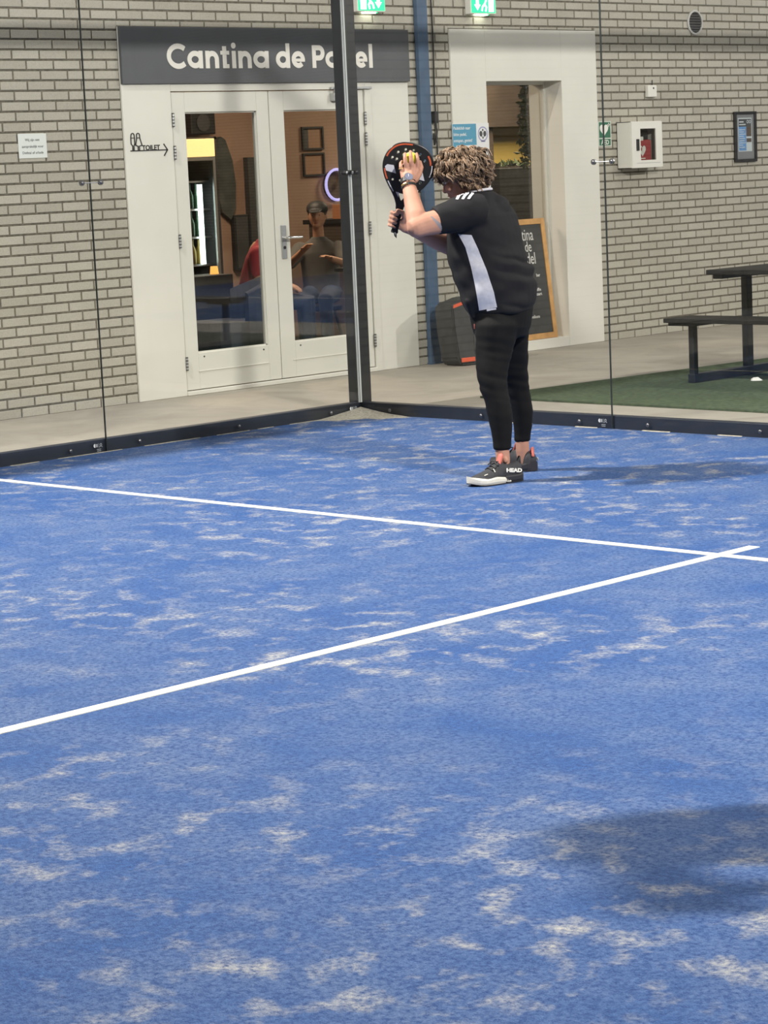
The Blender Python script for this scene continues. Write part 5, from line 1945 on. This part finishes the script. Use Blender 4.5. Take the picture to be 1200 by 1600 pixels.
# ---- leggings
g = MB()
g.loft([ring((0.015, 0.10, 0.86), 0.15, 0.175), ring((0.014, 0.10, 0.80), 0.145, 0.178), ring((0.014, 0.10, 0.72), 0.132, 0.172), ring((0.010, 0.10, 0.67), 0.112, 0.150)])
for LG in (NL, FL):
    n = 24
    rings = []
    for u, v_, z, r_ in [(LG[0][0] * 0.5, LG[0][1] * 0.8 + 0.02, 0.84, 0.08)] + LG:
        rings.append([(u + r_ * cos(2 * pi * i / n), v_ + r_ * 0.98 * sin(2 * pi * i / n), z) for i in range(n)])
    g.loft(rings)
lg_me = remeshed(g, 0.0075, 4, 0.5)
lg_me.update()
nrm = [v.normal.copy() for v in lg_me.vertices]
for i, v in enumerate(lg_me.vertices):
    p = v.co.copy()
    kn = math.exp(-((p.z - 0.46) / 0.10) ** 2) + 0.7 * math.exp(-((p.z - 0.64) / 0.06) ** 2) + 0.2
    w = noise.noise(Vector((p.x * 6, p.y * 6, p.z * 38 + p.x * 8))) * 0.0042 * kn
    v.co = p + nrm[i] * w
leg = link('leggings', lg_me, M['leggings'], pr, True)
MB().box(-0.004, 0.004, -0.004, 0.0, -0.012, 0.012).obj('pocket_tag', M['shoe_red'], leg, loc=(-0.118, 0.0, 0.735))

# ---- shoes
def shoe(heel, d, left):
    d = Vector((d[0], d[1], 0)).normalized()
    rz = atan2(d.y, d.x)
    st = [(0.000, 0.018, 0.050, 0.020), (0.006, 0.028, 0.082, 0.014), (0.020, 0.033, 0.090, 0.010), (0.045, 0.0345, 0.086, 0.010), (0.075, 0.0355, 0.080, 0.010), (0.100, 0.036, 0.088, 0.010),
          (0.118, 0.036, 0.099, 0.010), (0.135, 0.038, 0.094, 0.010), (0.165, 0.042, 0.076, 0.010), (0.200, 0.046, 0.061, 0.010), (0.235, 0.046, 0.050, 0.011), (0.262, 0.038, 0.042, 0.013), (0.278, 0.026, 0.034, 0.016), (0.286, 0.010, 0.026, 0.020)]
    sgn = 1 if left else -1
    bend = lambda x: -sgn * 0.014 * max(0.0, (x - 0.12) / 0.16) ** 1.5
    rings = []
    n = 26
    for x, w, h, zb in st:
        r_ = []
        for i in range(n):
            q = 2 * pi * i / n
            c_, s_ = cos(q), sin(q)
            yy = w * math.copysign(abs(c_) ** 0.8, c_)
            mid = zb + (h - zb) * 0.36
            zz = mid + ((h - mid) * abs(s_) ** 0.85 if s_ > 0 else -(mid - zb) * abs(s_) ** 0.6)
            if s_ > 0 and x > 0.11:
                yy *= 1 - 0.30 * s_
            r_.append((x, yy + bend(x), zz))
        rings.append(r_)
    mb = MB().loft(rings)
    up = mb.obj('shoe', M['shoe'], pr, smooth=True)
    up.location = Vector(heel)
    up.rotation_euler = (0, 0, rz)
    # sole pieces
    ol = [(x, w * 1.10 + 0.004) for x, w, h, zb in st]
    ol[0] = (-0.006, 0.020)
    ol[-1] = (0.294, 0.010)

    def sole(x0, x1, z0, z1f, nm, mat):
        pts = []
        for k in range(25):
            x = x0 + (x1 - x0) * k / 24
            for a in range(len(ol) - 1):
                if ol[a][0] <= x <= ol[a + 1][0] + 1e-9:
                    t = (x - ol[a][0]) / (ol[a + 1][0] - ol[a][0])
                    pts.append((x, ol[a][1] + (ol[a + 1][1] - ol[a][1]) * t))
                    break
        poly = [(x, w) for x, w in pts] + [(x, -w) for x, w in pts[::-1]]
        n_ = len(poly)
        vs = []
        for lev, sc in ((0, 0.90), (0.35, 1.0), (0.8, 1.0), (1.0, 0.93)):
            for x, y in poly:
                zt = z1f(x)
                vs.append((x, y * sc + bend(x), z0(x) + (zt - z0(x)) * lev))
        fs = [(k * n_ + (i + 1) % n_, k * n_ + i, (k + 1) * n_ + i, (k + 1) * n_ + (i + 1) % n_) for k in range(3) for i in range(n_)]
        fs += [tuple(range(n_)), tuple(range(4 * n_ - 1, 3 * n_ - 1, -1))]
        return MB().add(vs, fs).obj(nm, mat, up)
    toe = lambda x: 0.011 * max(0.0, (x - 0.22) / 0.07) ** 2
    sole(0.085, 0.294, lambda x: 0.003 + toe(x), lambda x: 0.028 + 0.007 * math.exp(-((x - 0.17) / 0.035) ** 2) + toe(x) * 1.4 - 0.014 * max(0, (0.115 - x) / 0.03), 'midsole', M['shoe_white'] if left else M['shoe_sole'])
    sole(-0.006, 0.115, lambda x: 0.001, lambda x: 0.034 + 0.008 * max(0, (0.03 - x) / 0.03), 'heel_sole', M['shoe_sole'])
    sole(0.0, 0.29, lambda x: toe(x), lambda x: 0.0035 + toe(x), 'outsole', M['shoe_sole'])
    # tongue, pull tab, laces
    MB().tube([(0.124, bend(0.124), 0.090), (0.112, bend(0.11), 0.116)], [0.020, 0.017], 12, flat=((0.8, 0, 0.5), 0.35)).obj('tongue', M['shoe_red'], up, smooth=True)
    MB().tube([(0.012, 0, 0.080), (0.002, 0, 0.104), (-0.003, 0, 0.070)], [0.007, 0.008, 0.006], 8, flat=((0, 1, 0), 1.3)).obj('heel_tab', M['shoe_red'] if not left else M['shoe'], up, smooth=True)
    for x, zz in ((0.142, 0.093), (0.160, 0.083), (0.178, 0.075)):
        MB().tube([(x, bend(x) - 0.024, zz - 0.010), (x + 0.004, bend(x), zz), (x, bend(x) + 0.024, zz - 0.010)], [0.0035] * 3, 6).obj('lace', M['shoe_sole'], up, smooth=True)
    bw_ = MB()
    for sg in (-1, 1):
        bw_.tube([(0.140, bend(0.14), 0.096), (0.142, bend(0.14) + 0.022 * sg, 0.100), (0.158, bend(0.14) + 0.036 * sg, 0.082), (0.150, bend(0.14) + 0.026 * sg, 0.080), (0.140, bend(0.14), 0.096)], 0.0028, 6)
    bw_.obj('lace_bow', M['shoe_sole'], up, smooth=True)
    mk_ = MB()
    mk_.tube([(0.172, sgn * 0.036 + bend(0.17), 0.058), (0.176, sgn * 0.032 + bend(0.17), 0.068)], 0.003, 6)
    mk_.tube([(0.212, sgn * 0.034 + bend(0.21), 0.050), (0.226, sgn * 0.032 + bend(0.22), 0.046)], 0.002, 6)
    mk_.obj('side_mark', M['shoe_white'], up, smooth=True)
    # word mark on the outer side
    ta_ = radians(14)
    t = text('lettering', 'HEAD', (0, 0, 0), 0.0235, M['plastic_white'], up, ext=0.0015, off=0.0012, align='CENTER', sx=1.45, shear=0.12)
    if left:
        m4 = Matrix(((-1, 0, 0, 0.064), (0, -sin(ta_), cos(ta_), 0.0395), (0, cos(ta_), sin(ta_), 0.046), (0, 0, 0, 1)))
    else:
        m4 = Matrix(((1, 0, 0, 0.050), (0, sin(ta_), -cos(ta_), -0.0395), (0, cos(ta_), sin(ta_), 0.046), (0, 0, 0, 1)))
    m4 = m4 @ Matrix.Rotation(radians(-6 if left else 6), 4, 'Z')
    t.matrix_local = m4
    return up


shoe((0.066, -0.036, 0.0), (-0.82, -0.55), True).scale = (1, 1.04, 1.06)
shoe((0.150, 0.268, 0.0), (-0.58, 0.81), False).scale = (1, 1.04, 1.08)

# ---- hair: curly cap of locks
rh = random.Random(5)
h = MB()
base = MB()
hr = Matrix.Identity(3)
base.ellipsoid(hp_(-0.012, 0, 0.034), (0.104, 0.087, 0.090), HR, 24, 16)
base.ellipsoid(hp_(-0.036, 0, -0.005), (0.078, 0.086, 0.083), HR, 24, 16)
bme = remeshed(base, 0.010, 2)
for v in bme.vertices:
    n_ = noise.noise(v.co * 38) * 0.010
    v.co += (v.co - HC).normalized() * n_
hair = link('hair', bme, M['hair'], pr, True)
cnt = 0
while cnt < 560:
    z = rh.uniform(-0.75, 1.0)
    q = rh.uniform(0, 2 * pi)
    rr = sqrt(1 - z * z)
    f, l, u = rr * cos(q), rr * sin(q), z
    # leave the face free
    if f > 0.45 and u < 0.38:
        continue
    if f > 0.06 and u < -0.06:
        continue
    if u < -0.62 and f > -0.3:
        continue
    cnt += 1
    nd_ = (hf * f + hl * l + hu * u).normalized()
    p = hp_(-0.016 + 0.096 * f, 0.084 * l, 0.026 + 0.086 * u)
    # growth: outward then falling away from the crown, fringe falls to the front
    down = Vector((0, 0, -1))
    tang = (down - nd_ * down.dot(nd_))
    if tang.length < 0.2:
        tang = hf * 1.0
    tang = (tang.normalized() + hf * (0.45 if u > 0.25 else 0.0) + Vector((rh.uniform(-.6, .6), rh.uniform(-.6, .6), rh.uniform(-.4, .4)))).normalized()
    side = nd_.cross(tang).normalized()
    L = rh.uniform(0.040, 0.078) * (1.15 if u > 0.2 else 0.85)
    cu_r = rh.uniform(0.008, 0.014)
    ph = rh.uniform(0, 6.28)
    turns = rh.uniform(0.7, 1.4)
    N_ = 9
    S_ = 9 if cnt % 3 else 6
    for k in range(S_):
        o1, o2 = rh.uniform(-0.009, 0.009), rh.uniform(-0.008, 0.008)
        pts, rads = [], []
        pk = rh.uniform(-0.5, 0.5)
        Lk = L * rh.uniform(0.8, 1.1)
        for i in range(N_):
            t = i / (N_ - 1)
            lift = 0.018 * sin(pi * min(1.0, t * 0.9))
            w = cu_r * min(1, t * 2.5)
            a = ph + pk + turns * 2 * pi * t
            sp = 1 - 0.30 * t
            pts.append(p + tang * (Lk * t) + nd_ * (0.004 + lift + o1 * sp + w * cos(a)) + side * (o2 * sp * 1.6 + w * sin(a)))
            rads.append(0.0030 * (1 - 0.72 * t ** 2) + 0.0003)
        h.tube(pts, rads, 4, flat=None, cap=False)
locks = h.obj('curls', M['hair'], hair, smooth=True)
locks['kind'] = 'stuff'

# ---- racket
ra = bpy.data.objects.new('padel_racket', None)
COL.objects.link(ra)
ra.matrix_world = PM @ Matrix(((RX.x, RY.x, RZ.x, RB.x), (RX.y, RY.y, RZ.y, RB.y), (RX.z, RY.z, RZ.z, RB.z), (0, 0, 0, 1)))
tag(ra, 'black padel racket with orange and silver marks held up by the player', 'racket')
half = [(0.0155, 0.118), (0.0185, 0.135), (0.030, 0.160), (0.050, 0.190), (0.076, 0.222), (0.100, 0.255), (0.117, 0.290), (0.1245, 0.325), (0.121, 0.362), (0.107, 0.397), (0.082, 0.425), (0.046, 0.442), (0.0, 0.448)]


def smooth_line(P, k=4):
    out = []
    for i in range(len(P) - 1):
        p0, p1, p2, p3 = P[max(i - 1, 0)], P[i], P[i + 1], P[min(i + 2, len(P) - 1)]
        for j in range(k):
            t = j / k
            out.append(tuple(0.5 * ((2 * p1[d]) + (-p0[d] + p2[d]) * t + (2 * p0[d] - 5 * p1[d] + 4 * p2[d] - p3[d]) * t * t + (-p0[d] + 3 * p1[d] - 3 * p2[d] + p3[d]) * t ** 3) for d in (0, 1)))
    out.append(P[-1])
    return out


half = [(x * 0.945, 0.118 + (y - 0.118) * 0.935) for x, y in half]
hp2 = smooth_line(half)
outl = hp2 + [(-x, y) for x, y in hp2[-2::-1]]
hol = []
for rr, nn, a0 in ((0.094, 15, 12), (0.072, 11, 20), (0.050, 7, 8)):
    for i in range(nn):
        a = radians(a0 + 360 * i / nn)
        x, y = rr * 0.945 * cos(a), 0.310 + rr * 0.935 * sin(a)
        if y < 0.228:
            continue
        if abs(y - 0.30) < 0.033 and abs(x) > 0.03:
            continue
        hol.append((x, y))
cu = bpy.data.curves.new('r', 'CURVE')
cu.dimensions = '2D'
cu.fill_mode = 'BOTH'
cu.extrude = 0.014
cu.bevel_depth = 0.004
cu.bevel_resolution = 2


def spl(P):
    sp_ = cu.splines.new('POLY')
    sp_.points.add(len(P) - 1)
    for i, p in enumerate(P):
        sp_.points[i].co = (p[0], p[1], 0, 1)
    sp_.use_cyclic_u = True


spl(outl)
for x, y in hol:
    spl(arc(x, y, 0.0095, 0, 330, 11))
spl([(-0.004, 0.152), (0.004, 0.152), (0.024, 0.186), (0.020, 0.192), (-0.020, 0.192), (-0.024, 0.186)])
to = bpy.data.objects.new('r', cu)
COL.objects.link(to)
dg = bpy.context.evaluated_depsgraph_get()
fme = bpy.data.meshes.new_from_object(to.evaluated_get(dg))
bpy.data.objects.remove(to)
fme.materials.clear()
face = link('face', fme, M['racket'], ra)
# handle
hm_ = MB()
n = 8
rings = []
for y, sc in ((0.0, 0.9), (0.003, 1.12), (0.012, 1.12), (0.016, 1.0), (0.125, 1.0)):
    rings.append([(0.0165 * sc * cos(2 * pi * (i + 0.5) / n), y, -0.0155 * sc * sin(2 * pi * (i + 0.5) / n)) for i in range(n)])
hm_.loft(rings)
hdl = hm_.obj('handle', M['grip'], ra)
wr_ = MB()
for k in range(7):
    y = 0.022 + k * 0.0145
    wr_.tube([(0.0172 * cos(q * pi / 4), y + 0.0145 * q / 8, 0.0165 * sin(q * pi / 4)) for q in range(9)], 0.0016, 5, cap=False)
wr_.obj('grip_wrap', M['plastic_black'], hdl, smooth=True)
cd = MB()
cd.tube([(0, 0.002, 0), (0.006, -0.012, 0.004), (0.014, -0.020, 0.002), (0.010, -0.004, 0.002)], 0.003, 7)
cd.obj('wrist_cord', M['plastic_black'], hdl, smooth=True)
MB().ellipsoid((0.004, 0.002, 0.017), (0.004, 0.004, 0.002), nu=10, nv=6).obj('butt_stud', M['alu'], hdl, smooth=True)
fnr = lambda a, c, d: (a, c, 0.0182 + d)


def pxr(x, y):
    dx, dy = (x - 617) / 330.0, (y - 366) / 330.0
    return (dx * 0.967 + dy * 0.250, dx * 0.250 - dy * 0.967)


g = MB()
g.plate([pxr(*p) for p in ((607, 262), (608.5, 268.5), (624, 274), (621, 261), (611, 259))], fnr, 0.0005)
g.plate([pxr(*p) for p in ((656, 258), (653, 283), (667.6, 287.6), (662, 260.6))], fnr, 0.0005)
g.plate([pxr(*p) for p in ((622, 302), (626, 311), (627, 303))], fnr, 0.0005)
g.obj('silver_mark', M['racket_grey'], face)
sc_ = lambda p, k: (p[0] * k, 0.312 + (p[1] - 0.312) * k)
nO = len(outl)


def seg(nm, i0, i1, k, w, mat):
    MB().stroke([sc_(outl[i % nO], k) for i in range(int(nO * i0), int(nO * i1) + 1)], w, fnr, 0.0006).obj(nm, mat, face)


# outl runs from the right of the throat over the top to the left of the throat
seg('orange_arc', 0.50, 0.66, 0.955, 0.007, M['racket_red'])
seg('orange_arc', 0.34, 0.40, 0.90, 0.008, M['racket_red'])
seg('orange_arc', 0.74, 0.80, 0.95, 0.006, M['racket_red'])
seg('white_arc', 0.26, 0.34, 0.945, 0.0045, M['racket_grey'])
seg('white_arc', 0.10, 0.17, 0.955, 0.0055, M['racket_grey'])
seg('white_arc', 0.81, 0.87, 0.955, 0.0045, M['racket_grey'])
ed = MB()
ed.stroke([(p[0] * 1.0, p[1]) for p in outl[int(nO * 0.40):int(nO * 0.62)]], 0.004, lambda a, c, d: (a, c, -0.006 + d * 6), 0.002)
ed.obj('rim_mark', M['racket_red'], face)

# ---- ball
ba = bpy.data.objects.new('tennis_ball', None)
COL.objects.link(ba)
ba.matrix_world = PM @ Matrix.Translation(BALL)
tag(ba, "yellow felt ball pressed against the racket by the player's raised hand", 'ball')
MB().ellipsoid((0, 0, 0), (0.0325, 0.0325, 0.0325), None, 28, 18).obj('felt', M['ball'], ba, smooth=True)
sm_ = []
for i in range(41):
    t = 2 * pi * i / 40
    v = Vector((cos(t) + 0.4 * cos(3 * t), sin(t) - 0.4 * sin(3 * t), 1.1 * sin(2 * t))).normalized() * 0.0327
    sm_.append(v)
MB().tube(sm_, 0.0012, 5, cap=False).obj('seam', M['plastic_white'], ba, smooth=True)

# ---- second player, just out of the picture; her shadow falls on the court in front of the camera
p2 = copy_tree(pr)
p2.location = (7.835, -5.57, 0.005)
p2.rotation_euler = (0, 0, radians(138))
tag(p2, 'second player in black just outside the picture, casting the large soft shadow on the court', 'person')
r2 = copy_tree(ra)
r2.matrix_world = Matrix.Translation(p2.location) @ Matrix.Rotation(radians(138), 4, 'Z') @ PM.inverted() @ ra.matrix_world
tag(r2, 'black padel racket held by the second player just outside the picture', 'racket')
